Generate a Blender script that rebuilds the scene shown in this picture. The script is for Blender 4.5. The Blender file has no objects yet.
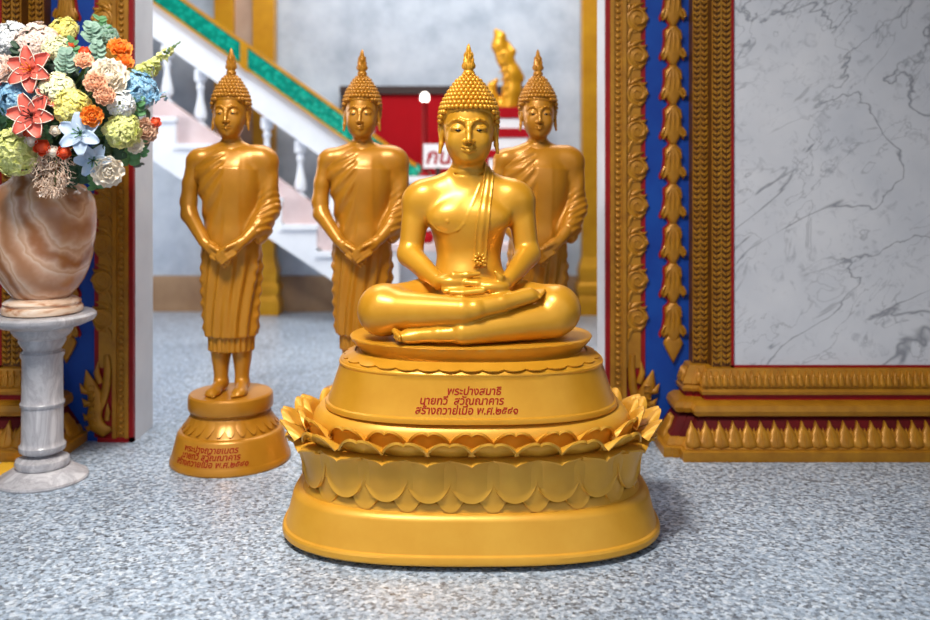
import bpy, bmesh, math, random
import numpy as np
from mathutils import Vector, Matrix
PI = math.pi
scene = bpy.context.scene
COL = scene.collection
# ---------------------------------------------------------------- measuring
F_PX, HOR, CAM_H = 904.0, 170.0, 1.25      # lens in pixels, horizon row, eye height
def W(px, py, d):
    """point of the place seen at pixel px,py at depth d (used to measure the photo)"""
    return Vector(((px-465)*d/F_PX, d, CAM_H-(py-HOR)*d/F_PX))
def S(n, d): return n*d/F_PX
# ---------------------------------------------------------------- objects
def tag(o, label=None, cat=None, group=None, kind=None):
    if label: o['label'] = label
    if cat: o['category'] = cat
    if group: o['group'] = group
    if kind: o['kind'] = kind
    return o
def thing(name, loc, label=None, cat=None, group=None, kind=None, rz=0):
    o = bpy.data.objects.new(name, None); COL.objects.link(o)
    o.empty_display_size = .05
    o.location = loc; o.rotation_euler = (0, 0, rz)
    return tag(o, label, cat, group, kind)
def raw_mesh(name, verts, faces, mat, parent=None, angle=40, loc=None):
    me = bpy.data.meshes.new(name)
    me.from_pydata([tuple(v) for v in verts], [], [tuple(f) for f in faces])
    me.materials.append(mat)
    me.validate(); me.update()
    for p in me.polygons: p.use_smooth = True
    if angle is not None and angle < 180: me.set_sharp_from_angle(angle=math.radians(angle))
    o = bpy.data.objects.new(name, me); COL.objects.link(o)
    if parent: o.parent = parent
    if loc is not None: o.location = loc
    return o
def copy_tree(o, parent=None):
    c = o.copy(); COL.objects.link(c)
    if parent: c.parent = parent
    for ch in list(o.children): copy_tree(ch, c)
    return c
def frame_from(n, up=Vector((0, 0, 1))):
    n = Vector(n).normalized()
    x = up.cross(n)
    if x.length < 1e-4: x = Vector((1, 0, 0))
    x.normalize(); y = n.cross(x)
    return Matrix((x, y, n)).transposed()      # columns x,y,n
class MB:
    """collects geometry for one mesh"""
    def __init__(s): s.v = []; s.f = []
    def add(s, vs, fs, M=None):
        b = len(s.v)
        if M is None: s.v += [Vector(v) for v in vs]
        else: s.v += [M @ Vector(v) for v in vs]
        s.f += [tuple(i+b for i in f) for f in fs]
        return s
    def box(s, lo, hi):
        x0, y0, z0 = lo; x1, y1, z1 = hi
        return s.add([(x0,y0,z0),(x1,y0,z0),(x1,y1,z0),(x0,y1,z0),(x0,y0,z1),(x1,y0,z1),(x1,y1,z1),(x0,y1,z1)],
              [(0,3,2,1),(4,5,6,7),(0,1,5,4),(1,2,6,5),(2,3,7,6),(3,0,4,7)])
    def rings(s, rings, closed=True, cap0=True, cap1=True):
        n = len(rings[0]); vs = [p for r in rings for p in r]; fs = []
        m = n if closed else n-1
        for i in range(len(rings)-1):
            for j in range(m):
                k = (j+1) % n
                fs.append((i*n+j, i*n+k, (i+1)*n+k, (i+1)*n+j))
        if cap0: fs.append(tuple(reversed(range(n))))
        if cap1: fs.append(tuple(range((len(rings)-1)*n, len(rings)*n)))
        return s.add(vs, fs)
    def lathe(s, prof, n=48, c=(0,0,0), sx=1, sy=1, lobes=0, amp=0, twist=0):
        R = []
        for (r, z) in prof:
            row = []
            for j in range(n):
                a = 2*PI*j/n
                q = r*(1+amp*math.cos(lobes*a+twist*z)) if lobes else r
                row.append((c[0]+q*sx*math.cos(a), c[1]+q*sy*math.sin(a), c[2]+z))
            R.append(row)
        return s.rings(R)
    def tube(s, pts, rad, n=8, flat=1.0, nrm=None):
        """swept round (or flattened) section"""
        pts = [Vector(p) for p in pts]
        if not hasattr(rad, '__len__'): rad = [rad]*len(pts)
        R = []; ref = Vector(nrm) if nrm else None; prev = None
        for i, p in enumerate(pts):
            t = pts[min(i+1, len(pts)-1)]-pts[max(i-1, 0)]
            if t.length < 1e-9: t = Vector((0,0,1))
            t.normalize()
            if ref is not None: u = ref - t*ref.dot(t)
            elif prev is not None: u = prev - t*prev.dot(t)
            else:
                u = Vector((0,1,0)) if abs(t.y) < .9 else Vector((1,0,0)); u = u - t*u.dot(t)
            u.normalize(); prev = u; w = t.cross(u)
            R.append([p + u*(rad[i]*flat*math.cos(2*PI*j/n)) + w*(rad[i]*math.sin(2*PI*j/n)) for j in range(n)])
        return s.rings(R)
    def ball(s, c, r, n=12, m=8, M=None):
        if not hasattr(r, '__len__'): r = (r, r, r)
        vs = [(0,0,-r[2])]; fs = []
        for i in range(1, m):
            a = -PI/2+PI*i/m
            for j in range(n):
                b = 2*PI*j/n
                vs.append((r[0]*math.cos(a)*math.cos(b), r[1]*math.cos(a)*math.sin(b), r[2]*math.sin(a)))
        vs.append((0,0,r[2])); top = len(vs)-1
        for j in range(n):
            k = (j+1) % n
            fs.append((0, 1+k, 1+j)); fs.append((top, 1+(m-2)*n+j, 1+(m-2)*n+k))
            for i in range(m-2):
                fs.append((1+i*n+j, 1+i*n+k, 1+(i+1)*n+k, 1+(i+1)*n+j))
        vs = [Vector(v) for v in vs]
        if M is not None: vs = [M @ v for v in vs]
        c = Vector(c)
        return s.add([v+c for v in vs], fs)
    def sheet(s, fn, nu, nv, th):
        """closed thick sheet from fn(u,v), u in -1..1, v in 0..1"""
        P = [[Vector(fn(-1+2*i/nu, j/nv)) for i in range(nu+1)] for j in range(nv+1)]
        N = []
        for j in range(nv+1):
            row = []
            for i in range(nu+1):
                du = P[j][min(i+1,nu)]-P[j][max(i-1,0)]; dv = P[min(j+1,nv)][i]-P[max(j-1,0)][i]
                n = du.cross(dv)
                row.append(n.normalized() if n.length > 1e-10 else Vector((0,-1,0)))
            N.append(row)
        A = [p for r in P for p in r]
        B = [P[j][i]-N[j][i]*th for j in range(nv+1) for i in range(nu+1)]
        w = nu+1; o = len(A); fs = []
        for j in range(nv):
            for i in range(nu):
                a = j*w+i
                fs.append((a, a+1, a+1+w, a+w)); fs.append((o+a, o+a+w, o+a+1+w, o+a+1))
        for i in range(nu):
            fs.append((i, o+i, o+i+1, i+1)); a = nv*w+i; fs.append((a, a+1, o+a+1, o+a))
        for j in range(nv):
            a = j*w; fs.append((a, a+w, o+a+w, o+a)); a = j*w+nu; fs.append((a, o+a, o+a+w, a+w))
        return s.add(A+B, fs)
    def sweep(s, path, prof, side=1, close_ends=True):
        """moulding: 2-D plan path, profile of (offset outwards, z); outwards is to the right of travel for side=1"""
        P = [Vector((p[0], p[1])) for p in path]; R = []
        for i, p in enumerate(P):
            d0 = (P[i]-P[i-1]).normalized() if i > 0 else None
            d1 = (P[i+1]-P[i]).normalized() if i < len(P)-1 else None
            if d0 is None: d0 = d1
            if d1 is None: d1 = d0
            n0 = Vector((d0.y, -d0.x))*side; n1 = Vector((d1.y, -d1.x))*side
            m = (n0+n1); m.normalize(); k = 1/max(.3, m.dot(n0))
            R.append([(p.x+m.x*k*o, p.y+m.y*k*o, z) for (o, z) in prof])
        return s.rings(R, closed=True)
    def relief(s, outline, M, t, insets=((1,0),(1,.55),(.9,.85),(.7,1))):
        """raised ornament from a 2-D outline (x,z); M places it, raised along -y"""
        cx = sum(p[0] for p in outline)/len(outline); cz = sum(p[1] for p in outline)/len(outline)
        R = []
        for (k, h) in insets:
            R.append([M @ Vector((cx+(x-cx)*k, -t*h, cz+(z-cz)*k)) for (x, z) in outline])
        return s.rings(R)
    def build(s, name, mat, parent=None, angle=40, loc=None):
        return raw_mesh(name, s.v, s.f, mat, parent, angle, loc)
def struct(name, mb, mat, parent=None, angle=40):
    o = mb.build(name, mat, parent, angle)
    if parent is None: o['kind'] = 'structure'
    return o
# ---------------------------------------------------------------- distance-field sculpting
class Field:
    def __init__(s, lo, hi, h):
        s.lo = np.array(lo, float); s.h = h
        n = np.ceil((np.array(hi)-s.lo)/h).astype(int)+1
        s.n = n
        s.ax = [(s.lo[i]+h*np.arange(n[i])).astype(np.float32) for i in range(3)]
        s.f = np.full(n, 9.0, np.float32)
    def view(s, lo, hi):
        sl = []
        for i in range(3):
            a = max(0, int(math.floor((lo[i]-s.lo[i])/s.h))); b = min(s.n[i], int(math.ceil((hi[i]-s.lo[i])/s.h))+1)
            if b <= a: return None
            sl.append(slice(a, b))
        X = s.ax[0][sl[0]][:, None, None]; Y = s.ax[1][sl[1]][None, :, None]; Z = s.ax[2][sl[2]][None, None, :]
        return tuple(sl), X, Y, Z
    def mix(s, sl, d, k, cut):
        a = s.f[sl]
        if not cut:
            if k > 0:
                h = np.maximum(k-np.abs(a-d), 0)/k; s.f[sl] = np.minimum(a, d)-h*h*k*.25
            else: s.f[sl] = np.minimum(a, d)
        else:
            d = -d; h = np.maximum(k-np.abs(a-d), 0)/k; s.f[sl] = np.maximum(a, d)+h*h*k*.25
    def cap(s, a, b, ra, rb=None, k=.012, cut=False):
        rb = ra if rb is None else rb
        a = np.array(a, float); b = np.array(b, float); r = max(ra, rb)+k+4*s.h
        v = s.view(np.minimum(a, b)-r, np.maximum(a, b)+r)
        if v is None: return s
        sl, X, Y, Z = v; d = b-a; L = max(1e-9, float(d @ d))
        px, py, pz = X-a[0], Y-a[1], Z-a[2]
        t = np.clip((px*d[0]+py*d[1]+pz*d[2])/L, 0, 1)
        D = np.sqrt((px-t*d[0])**2+(py-t*d[1])**2+(pz-t*d[2])**2)-(ra+(rb-ra)*t)
        s.mix(sl, D.astype(np.float32), k, cut); return s
    def chain(s, pts, rads, k=.012, cut=False):
        for i in range(len(pts)-1): s.cap(pts[i], pts[i+1], rads[i], rads[i+1], k, cut)
        return s
    def ell(s, c, r, k=.02, rot=None, cut=False):
        c = np.array(c, float); r = np.array(r, float); m = r.max()+k+4*s.h
        v = s.view(c-m, c+m)
        if v is None: return s
        sl, X, Y, Z = v; p = [X-c[0], Y-c[1], Z-c[2]]
        if rot is not None:
            R = np.array(rot.transposed())
            p = [R[i,0]*p[0]+R[i,1]*p[1]+R[i,2]*p[2] for i in range(3)]
        k0 = np.sqrt((p[0]/r[0])**2+(p[1]/r[1])**2+(p[2]/r[2])**2)
        k1 = np.sqrt((p[0]/r[0]**2)**2+(p[1]/r[1]**2)**2+(p[2]/r[2]**2)**2)+1e-6
        D = k0*(k0-1)/k1
        s.mix(sl, D.astype(np.float32), k, cut); return s
    def column(s, zs, A, B, cx, cy, k=.015, cut=False, fold=None):
        """stack of ellipses: half-axes A(z), B(z)"""
        m = max(max(A), max(B))+k+.03
        v = s.view((min(cx)-m, min(cy)-m, zs[0]-k-3*s.h), (max(cx)+m, max(cy)+m, zs[-1]+k+3*s.h))
        if v is None: return s
        sl, X, Y, Z = v; z = Z[0,0]
        a = np.interp(z, zs, A)[None,None,:]; b = np.interp(z, zs, B)[None,None,:]
        x = X-np.interp(z, zs, cx)[None,None,:]; y = Y-np.interp(z, zs, cy)[None,None,:]
        q = np.sqrt((x/a)**2+(y/b)**2)+1e-6
        D = (q-1)*np.minimum(a, b)*(.75+.25*np.abs(y)/(np.abs(x)+np.abs(y)+1e-6))
        if fold is not None: D = D-fold(x, y, Z)
        D = np.maximum(D, np.maximum(zs[0]-Z, Z-zs[-1]))
        s.mix(sl, D.astype(np.float32), k, cut); return s
    def mesh(s):
        f = s.f; g = f < 0
        c = np.zeros(np.array(f.shape)-1, np.uint8)
        off = [(i, j, k) for i in (0,1) for j in (0,1) for k in (0,1)]
        n = f.shape
        for o in off: c += g[o[0]:n[0]-1+o[0], o[1]:n[1]-1+o[1], o[2]:n[2]-1+o[2]]
        act = (c > 0) & (c < 8)
        ids = np.argwhere(act); idx = np.full(act.shape, -1, np.int64); idx[act] = np.arange(len(ids))
        acc = np.zeros((len(ids), 3)); cnt = np.zeros(len(ids))
        for a in off:
            for ax in range(3):
                if a[ax]: continue
                b = list(a); b[ax] = 1
                fa = f[ids[:,0]+a[0], ids[:,1]+a[1], ids[:,2]+a[2]]; fb = f[ids[:,0]+b[0], ids[:,1]+b[1], ids[:,2]+b[2]]
                m = (fa < 0) != (fb < 0); t = np.where(m, fa/np.where(m, fa-fb, 1), 0)
                p = np.array(a)[None,:]+t[:,None]*(np.array(b)-np.array(a))[None,:]
                acc += p*m[:,None]; cnt += m
        V = s.lo+s.h*(ids+acc/cnt[:,None]); Q = []
        for ax in range(3):
            u, w = (ax+1) % 3, (ax+2) % 3
            g0 = np.moveaxis(g, (ax,u,w), (0,1,2)); I = np.moveaxis(idx, (ax,u,w), (0,1,2))
            a, b = g0[:-1,1:-1,1:-1], g0[1:,1:-1,1:-1]
            for flip in (False, True):
                e = np.argwhere((a & ~b) if not flip else (~a & b))
                if not len(e): continue
                i, j, k = e[:,0], e[:,1]+1, e[:,2]+1
                q = np.stack([I[i,j-1,k-1], I[i,j,k-1], I[i,j,k], I[i,j-1,k]], 1)
                Q.append(q[:, ::-1] if flip else q)
        return V, np.concatenate(Q)
def field_obj(name, fields, mat, parent=None):
    Vs, Qs, b = [], [], 0
    for F in fields:
        v, q = F.mesh(); Vs.append(v); Qs.append(q+b); b += len(v)
    V = np.concatenate(Vs); Q = np.concatenate(Qs)
    Q = Q[(Q >= 0).all(1)]
    me = bpy.data.meshes.new(name)
    me.vertices.add(len(V)); me.vertices.foreach_set('co', V.astype(np.float32).ravel())
    me.loops.add(Q.size); me.loops.foreach_set('vertex_index', Q.astype(np.int32).ravel())
    me.polygons.add(len(Q)); me.polygons.foreach_set('loop_start', np.arange(0, Q.size, 4, dtype=np.int32))
    try: me.polygons.foreach_set('loop_total', np.full(len(Q), 4, np.int32))
    except Exception: pass
    me.polygons.foreach_set('use_smooth', np.ones(len(Q), bool))
    me.update(calc_edges=True); me.validate(); me.materials.append(mat)
    o = bpy.data.objects.new(name, me); COL.objects.link(o)
    if parent: o.parent = parent
    return o
def sstep(a, b, x):
    t = np.clip((x-a)/(b-a), 0, 1); return t*t*(3-2*t)
# ---------------------------------------------------------------- materials
def lin(c):
    if isinstance(c, str):
        c = [int(c[i:i+2], 16)/255 for i in (0, 2, 4)]
        c = [x/12.92 if x <= .04045 else ((x+.055)/1.055)**2.4 for x in c]
    return (c[0], c[1], c[2], 1)
class Mat:
    def __init__(s, name, col, rough=.5, metal=0.0, spec=.5, **kw):
        s.m = bpy.data.materials.new(name); s.m.use_nodes = True
        s.nt = s.m.node_tree; s.b = s.nt.nodes['Principled BSDF']
        s.b.inputs['Base Color'].default_value = lin(col)
        s.b.inputs['Roughness'].default_value = rough; s.b.inputs['Metallic'].default_value = metal
        s.b.inputs['Specular IOR Level'].default_value = spec
        for k, v in kw.items(): s.b.inputs[k.replace('_', ' ')].default_value = v
        s.tc = None
    def n(s, t, **kw):
        x = s.nt.nodes.new(t)
        for k, v in kw.items():
            if k.startswith('i_'): x.inputs[k[2:].replace('_', ' ')].default_value = v
            else: setattr(x, k, v)
        return x
    def l(s, a, b): s.nt.links.new(a, b)
    def obj(s, scale=(1,1,1), rot=(0,0,0)):
        t = s.n('ShaderNodeTexCoord'); m = s.n('ShaderNodeMapping')
        m.inputs['Scale'].default_value = scale; m.inputs['Rotation'].default_value = rot
        s.l(t.outputs['Object'], m.inputs['Vector']); return m.outputs['Vector']
    def noise(s, vec, scale, detail=4, rough=.55, dist=0):
        x = s.n('ShaderNodeTexNoise'); x.inputs['Scale'].default_value = scale; x.inputs['Detail'].default_value = detail
        x.inputs['Roughness'].default_value = rough; x.inputs['Distortion'].default_value = dist
        s.l(vec, x.inputs['Vector']); return x.outputs['Fac']
    def ramp(s, fac, stops, interp='LINEAR'):
        r = s.n('ShaderNodeValToRGB'); e = r.color_ramp.elements; r.color_ramp.interpolation = interp
        while len(e) < len(stops): e.new(.5)
        for q, (p, c) in zip(e, stops): q.position = p; q.color = lin(c)
        s.l(fac, r.inputs['Fac']); return r.outputs['Color']
    def mix(s, fac, a, b, mode='MIX'):
        x = s.n('ShaderNodeMix', data_type='RGBA', blend_type=mode)
        for sock, val in ((x.inputs[0], fac), (x.inputs[6], a), (x.inputs[7], b)):
            if hasattr(val, 'links') or hasattr(val, 'is_linked'): s.l(val, sock)
            elif isinstance(val, (int, float)): sock.default_value = val
            else: sock.default_value = lin(val)
        return x.outputs[2]
    def col(s, out): s.l(out, s.b.inputs['Base Color']); return s
    def bump(s, h, strength=.3, dist=.005):
        x = s.n('ShaderNodeBump'); x.inputs['Strength'].default_value = strength; x.inputs['Distance'].default_value = dist
        s.l(h, x.inputs['Height']); s.l(x.outputs['Normal'], s.b.inputs['Normal']); return s
M = {}
def var(name, a, b, scale, rough=.5, metal=0.0, bump=0, bscale=None, **kw):
    m = Mat(name, a, rough, metal, **kw); v = m.obj()
    f = m.noise(v, scale)
    m.col(m.ramp(f, [(.3, a), (.7, b)]))
    if bump: m.bump(m.noise(v, bscale or scale*3), bump, .003)
    M[name] = m.m; return m
GOLD_METAL = .35
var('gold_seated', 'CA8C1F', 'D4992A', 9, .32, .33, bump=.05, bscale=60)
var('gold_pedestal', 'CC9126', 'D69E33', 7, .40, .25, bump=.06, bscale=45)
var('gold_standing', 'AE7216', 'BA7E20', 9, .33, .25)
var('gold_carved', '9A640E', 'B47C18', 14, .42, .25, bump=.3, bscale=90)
var('gold_ground', '55300A', '6E420C', 20, .5, .2)  # dark gold for the braid gaps, carving shadows put into the colour
var('gold_bright', 'C98A10', 'DDA01C', 6, .35, .4)
m = Mat('black_eye', '1A0F08', .25); M['eye'] = m.m
m = Mat('red_letter', '940B0B', .6, spec=.2); M['red_letter'] = m.m
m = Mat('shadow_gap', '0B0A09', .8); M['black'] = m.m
var('red_lacquer', '7E060A', '930B10', 8, .5, spec=.3)
var('blue_wall', '053085', '0A4196', 5, .55, bump=.08, bscale=30, spec=.3)
var('jamb_white', 'C9CBD2', 'D9DBE0', 4, .5)
# granite
m = Mat('granite', '9AA5B3', .34); v = m.obj()
a = m.noise(v, 52, 3, .62); b = m.noise(v, 105, 2, .5); c = m.noise(v, 1.3, 3)
base = m.ramp(a, [(.36, '2A2E34'), (.43, '6A7480'), (.5, 'A5B4C5'), (.62, 'D6E2EE')])
def grains(sc, stops):
    vo = m.n('ShaderNodeTexVoronoi'); vo.inputs['Scale'].default_value = sc; m.l(v, vo.inputs['Vector'])
    s_ = m.n('ShaderNodeSeparateColor'); m.l(vo.outputs['Color'], s_.inputs['Color']); return m.ramp(s_.outputs[0], stops)
g1 = grains(85, [(0, '0D0F12'), (.2, '474F5A'), (.36, '93A5B9'), (.7, 'B3C6DA'), (1, 'EEF3F8')])
g2 = grains(170, [(0, '1E2227'), (.3, '8A94A1'), (1, 'DDE4EB')])
mx = m.mix(.30, m.mix(.28, g1, g2), base); big = m.ramp(c, [(.3, 'C9CCD2'), (.7, 'FFFFFF')])
m.col(m.mix(.6, mx, big, 'MULTIPLY')); M['granite'] = m.m
# veined marble
m = Mat('veined_marble', 'C9CACF', .22)
v = m.obj(scale=(1, 1, 1), rot=(0, .75, 0))
vv = m.n('ShaderNodeMapping'); vv.inputs['Scale'].default_value = (.6, 1.2, 1.25); m.l(v, vv.inputs['Vector'])
n1 = m.noise(vv.outputs['Vector'], 1.9, 5, .5, .7)
vein = m.ramp(n1, [(.491, '000000'), (.500, 'E0E0E0'), (.509, '000000')])
n2 = m.noise(vv.outputs['Vector'], 3.6, 4, .55, .8)
vein2 = m.ramp(n2, [(.49, '000000'), (.5, 'B8B8B8'), (.51, '000000')])
n3 = m.noise(v, 17, 5, .62, 1.0); spk = m.ramp(n3, [(.55, '000000'), (.72, 'A8A8A8')])
msk = m.ramp(m.noise(v, 2.2, 2), [(.38, '000000'), (.5, 'FFFFFF')])
cl = m.ramp(m.noise(v, 2.6, 4), [(.3, 'C3C5CC'), (.7, 'D6D6DA')])
x = m.mix(m.mix(1.0, vein, msk, 'MULTIPLY'), cl, '6E7078')
x = m.mix(m.mix(1.0, vein2, msk, 'MULTIPLY'), x, '84858C')
x = m.mix(spk, x, '7C7F8A'); m.col(x); M['veined_marble'] = m.m
# grey turned marble of the flower stand
m = Mat('stand_marble', 'B5B2B5', .3); v = m.obj(scale=(3, 3, 1.2))
n1 = m.noise(v, 3, 6, .6, .8); m.col(m.ramp(n1, [(.3, '8F8C90'), (.45, 'B6B3B6'), (.5, 'A29EA2'), (.6, 'C6C3C5')])); M['stand_marble'] = m.m
# onyx
m = Mat('onyx', 'B98C6E', .16, spec=.6); v = m.obj(scale=(1, 1, 1), rot=(.3, .55, .2))
w = m.n('ShaderNodeTexWave', wave_type='BANDS'); w.inputs['Scale'].default_value = 1.7; w.inputs['Distortion'].default_value = 7.5
w.inputs['Detail'].default_value = 5; w.inputs['Detail Scale'].default_value = 1.3; m.l(v, w.inputs['Vector'])
m.col(m.ramp(w.outputs['Fac'], [(0, 'B07A55'), (.25, 'CB9C7C'), (.5, 'DDBCA2'), (.62, 'C99A78'), (.8, 'D9B296'), (1, 'A3683F')]))
M['onyx'] = m.m
m = Mat('onyx_foot', 'C9A184', .2); v = m.obj(scale=(1, 1, 4)); n1 = m.noise(v, 8, 4, .6, 1)
m.col(m.ramp(n1, [(.35, 'A5673F'), (.5, 'D8B99E'), (.7, 'E3D3C4')])); M['onyx_foot'] = m.m
# rear hall
m = Mat('plaster', 'B9C4D0', .6); v = m.obj(); n1 = m.noise(v, 3.2, 5, .65)
m.col(m.ramp(n1, [(.3, '9FABB9'), (.55, 'BCC6D1'), (.75, 'CBD3DC')])); M['plaster'] = m.m
var('tan_stone', '8A6A4C', 'A88764', 5, .5)
var('stair_white', 'DDE3EA', 'EEF2F6', 3, .5)
var('stair_pink', 'CFB6B4', 'E2D0CE', 4, .45)
m = Mat('green_scales', '0E8F78', .22, .25); v = m.obj()
vo = m.n('ShaderNodeTexVoronoi'); vo.inputs['Scale'].default_value = 26; m.l(v, vo.inputs['Vector'])
m.col(m.ramp(vo.outputs['Distance'], [(.0, '22C9A6'), (.6, '0A8A70')])); m.bump(vo.outputs['Distance'], .5, .01); M['green'] = m.m
var('tan_panel', 'A98C76', 'BDA28C', 4, .5)
var('red_backdrop', '9C0210', 'AC0516', 3, .7, spec=.15)
m = Mat('dark_wood', '2E1A14', .5); M['dark_wood'] = m.m
m = Mat('white_board', 'E8E6E6', .5); M['white_board'] = m.m
m = Mat('lamp_glow', 'FFF4E6', .4); m.b.inputs['Emission Color'].default_value = (1, .9, .8, 1); m.b.inputs['Emission Strength'].default_value = 6; M['glow'] = m.m
var('yellow_mat', 'D9A017', 'E5B02A', 20, .8, bump=.3, bscale=200)
m = Mat('ceiling_blocker_paint', 'A89C88', .7); M['ceiling_blocker'] = m.m
m = Mat('blocker_wall_paint', '8A7558', .6); M['blocker_wall'] = m.m
var('red_shaded', '4A0506', '5E070A', 8, .6, spec=.2)  # red lacquer darkened, shade of the low base put into the colour
# ================================================================ THE STATUES
class HeadFrame:
    def __init__(s, c, sx, sy, sz): s.c = c; s.s = (sx, sy, sz); s.m = (sx*sy*sz)**(1/3)
    def p(s, x, y, z): return (s.c[0]+x*s.s[0], s.c[1]+y*s.s[1], s.c[2]+z*s.s[2])
    def r(s, a, b, c): return (a*s.s[0], b*s.s[1], c*s.s[2])
def sculpt_head(F, H):
    P, m = H.p, H.m
    F.ell(P(0,.012,.03), H.r(.093,.108,.105), k=.01*m)
    F.ell(P(0,-.018,-.024), H.r(.0865,.084,.104), k=.02*m)
    F.ell(P(0,-.03,-.076), H.r(.066,.058,.05), k=.03*m)
    F.ell(P(0,-.066,-.106), H.r(.024,.022,.019), k=.022*m)
    for s in (-1, 1):
        F.ell(P(s*.043,-.068,-.048), H.r(.028,.025,.03), k=.025*m)          # cheek
        # eye hollow and lid
        F.ell(P(s*.037,-.106,-.003), H.r(.026,.0095,.011), k=.014*m, cut=True)
        F.ell(P(s*.037,-.082,-.006), H.r(.0275,.0175,.0155), k=.006*m)
        # brow: a long arched ridge running into the nose
        br = [P(s*.009,-.104,.004), P(s*.016,-.104,.017), P(s*.034,-.0985,.0255), P(s*.054,-.0865,.0225), P(s*.071,-.067,.008)]
        F.chain(br, [.0045*m,.0045*m,.0042*m,.0038*m,.003*m], k=.008*m)
        # upper-lid crease and eye line
        li = [P(s*.014,-.1005,-.008), P(s*.026,-.1015,-.0005), P(s*.042,-.099,.0005), P(s*.058,-.087,-.006)]
        F.chain(li, [.0016*m]*4, k=.003*m, cut=True)
        le = [P(s*.015,-.0995,-.011), P(s*.028,-.1005,-.0145), P(s*.043,-.0975,-.0145), P(s*.059,-.086,-.009)]
        F.chain(le, [.0017*m]*4, k=.002*m, cut=True)
        # long ear
        F.ell(P(s*.096,.012,-.012), H.r(.0085,.02,.036), k=.008*m)
        F.chain([P(s*.098,.022,.016), P(s*.105,.03,-.004), P(s*.104,.024,-.03)], [.006*m,.0065*m,.005*m], k=.004*m)
        F.chain([P(s*.098,.006,-.03), P(s*.099,.002,-.06), P(s*.1035,-.002,-.088)], [.009*m,.0085*m,.006*m], k=.006*m)
        F.ell(P(s*.0125,-.106,-.053), H.r(.0095,.010,.0085), k=.006*m)        # nostril wing
    F.chain([P(0,-.100,.014), P(0,-.108,-.014), P(0,-.121,-.048)], [.0062*m,.0070*m,.0098*m], k=.011*m)
    # lips
    F.chain([P(-.027,-.088,-.0715), P(-.011,-.1,-.0715), P(0,-.1015,-.074), P(.011,-.1,-.0715), P(.027,-.088,-.0715)], [.003*m,.0062*m,.0055*m,.0062*m,.003*m], k=.007*m)
    F.chain([P(-.02,-.092,-.082), P(0,-.0985,-.0845), P(.02,-.092,-.082)], [.004*m,.0074*m,.004*m], k=.007*m)
    F.chain([P(-.03,-.0895,-.0745), P(-.011,-.1045,-.0775), P(0,-.106,-.0785), P(.011,-.1045,-.0775), P(.03,-.0895,-.0745)], [.0014*m,.0017*m,.0017*m,.0017*m,.0014*m], k=.002*m, cut=True)
HAIR_PROF = [(-.08,.088),(-.045,.0955),(-.02,.099),(.02,.1045),(.046,.105),(.07,.101),(.09,.094),(.117,.079),(.14,.063),(.163,.047),(.18,.031),(.193,.017)]
def hair_r(z):
    return float(np.interp(z, [p[0] for p in HAIR_PROF], [p[1] for p in HAIR_PROF]))
def hair_low(a):      # a: 0 at the forehead, pi at the back
    return float(np.interp(a, [0,.35,.7,1.0,1.25,1.5,1.8,2.3,PI], [.058,.060,.058,.045,.02,.012,-.035,-.06,-.07]))
def make_hair(H, mat, parent, pitch, curl):
    mb = MB(); n = 56; R = []
    for t in np.linspace(0, 1, 15):
        row = []
        for j in range(n):
            a = 2*PI*j/n; aa = min(a, 2*PI-a); lo = hair_low(aa); z = lo+(.193-lo)*t
            r = hair_r(z)-.004
            row.append(H.p(r*math.sin(a), .012-r*1.1*math.cos(a), z))
        R.append(row)
    mb.rings(R)
    # snail-shell curls in level rows
    z = -.072; row = 0
    while z < .196:
        r = hair_r(z); circ = 2*PI*r*1.05; k = max(5, int(round(circ/pitch)))
        for j in range(k):
            a = 2*PI*(j+.5*(row % 2))/k; aa = min(a % (2*PI), 2*PI-a % (2*PI))
            if z < hair_low(aa)+curl*.35: continue
            c = H.p(r*math.sin(a), .012-r*1.1*math.cos(a), z)
            q = curl*H.m*(1 if z < .17 else .8)
            mb.ball(c, q, 7, 5)
        dz = hair_r(z+.004)-hair_r(z)
        z += pitch*.9*.004/math.hypot(.004, dz); row += 1
    return mb.build('hair_curls', mat, parent, 180)
def make_finial(H, mat, parent, top, rs=1.0):
    """flame finial; top = height above the eye line in head units"""
    L = top-.19; pr = []
    for t, r in ((0,.016),(.03,.0205),(.09,.0225),(.14,.020),(.17,.017),(.2,.0185),(.27,.0215),(.35,.0205),(.45,.018),(.55,.0155),(.65,.013),(.76,.0102),(.86,.0074),(.94,.0048),(1,.0012)):
        pr.append((r*rs, .188+L*t))
    mb = MB(); n = 30; R = []
    for (r, z) in pr:
        t = (z-.188)/L; amp = .16*float(sstep(.2, .35, t)); row = []
        for j in range(n):
            a = 2*PI*j/n; q = r*(1+amp*math.cos(6*a+5*t))
            row.append(H.p(q*math.cos(a), .012+q*math.sin(a), z))
        R.append(row)
    mb.rings(R)
    # little flame tongues climbing the spire
    for lev, (t, r) in enumerate(((.27,.0195),(.45,.0165),(.6,.013))):
        for j in range(6):
            a = 2*PI*(j+.5*(lev % 2))/6; z = .188+L*t; h = L*.15
            p = [H.p(r*rs*1.0*math.cos(a), .012+r*rs*math.sin(a), z-h*.3), H.p(r*rs*1.12*math.cos(a), .012+r*rs*1.12*math.sin(a), z+h*.3), H.p(r*rs*1.05*math.cos(a), .012+r*rs*1.05*math.sin(a), z+h)]
            mb.tube(p, [.0042*rs*H.m,.0048*rs*H.m,.0004], 6)
    return mb.build('flame_finial', mat, parent, 50)
def make_eyes(H, parent):
    for s in (-1, 1):
        mb = MB(); c = H.p(s*.036,-.0945,-.0125)
        mb.ball(c, H.r(.0105,.0068,.0052), 12, 8); mb.build('eye', M['eye'], parent, 180)
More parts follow.
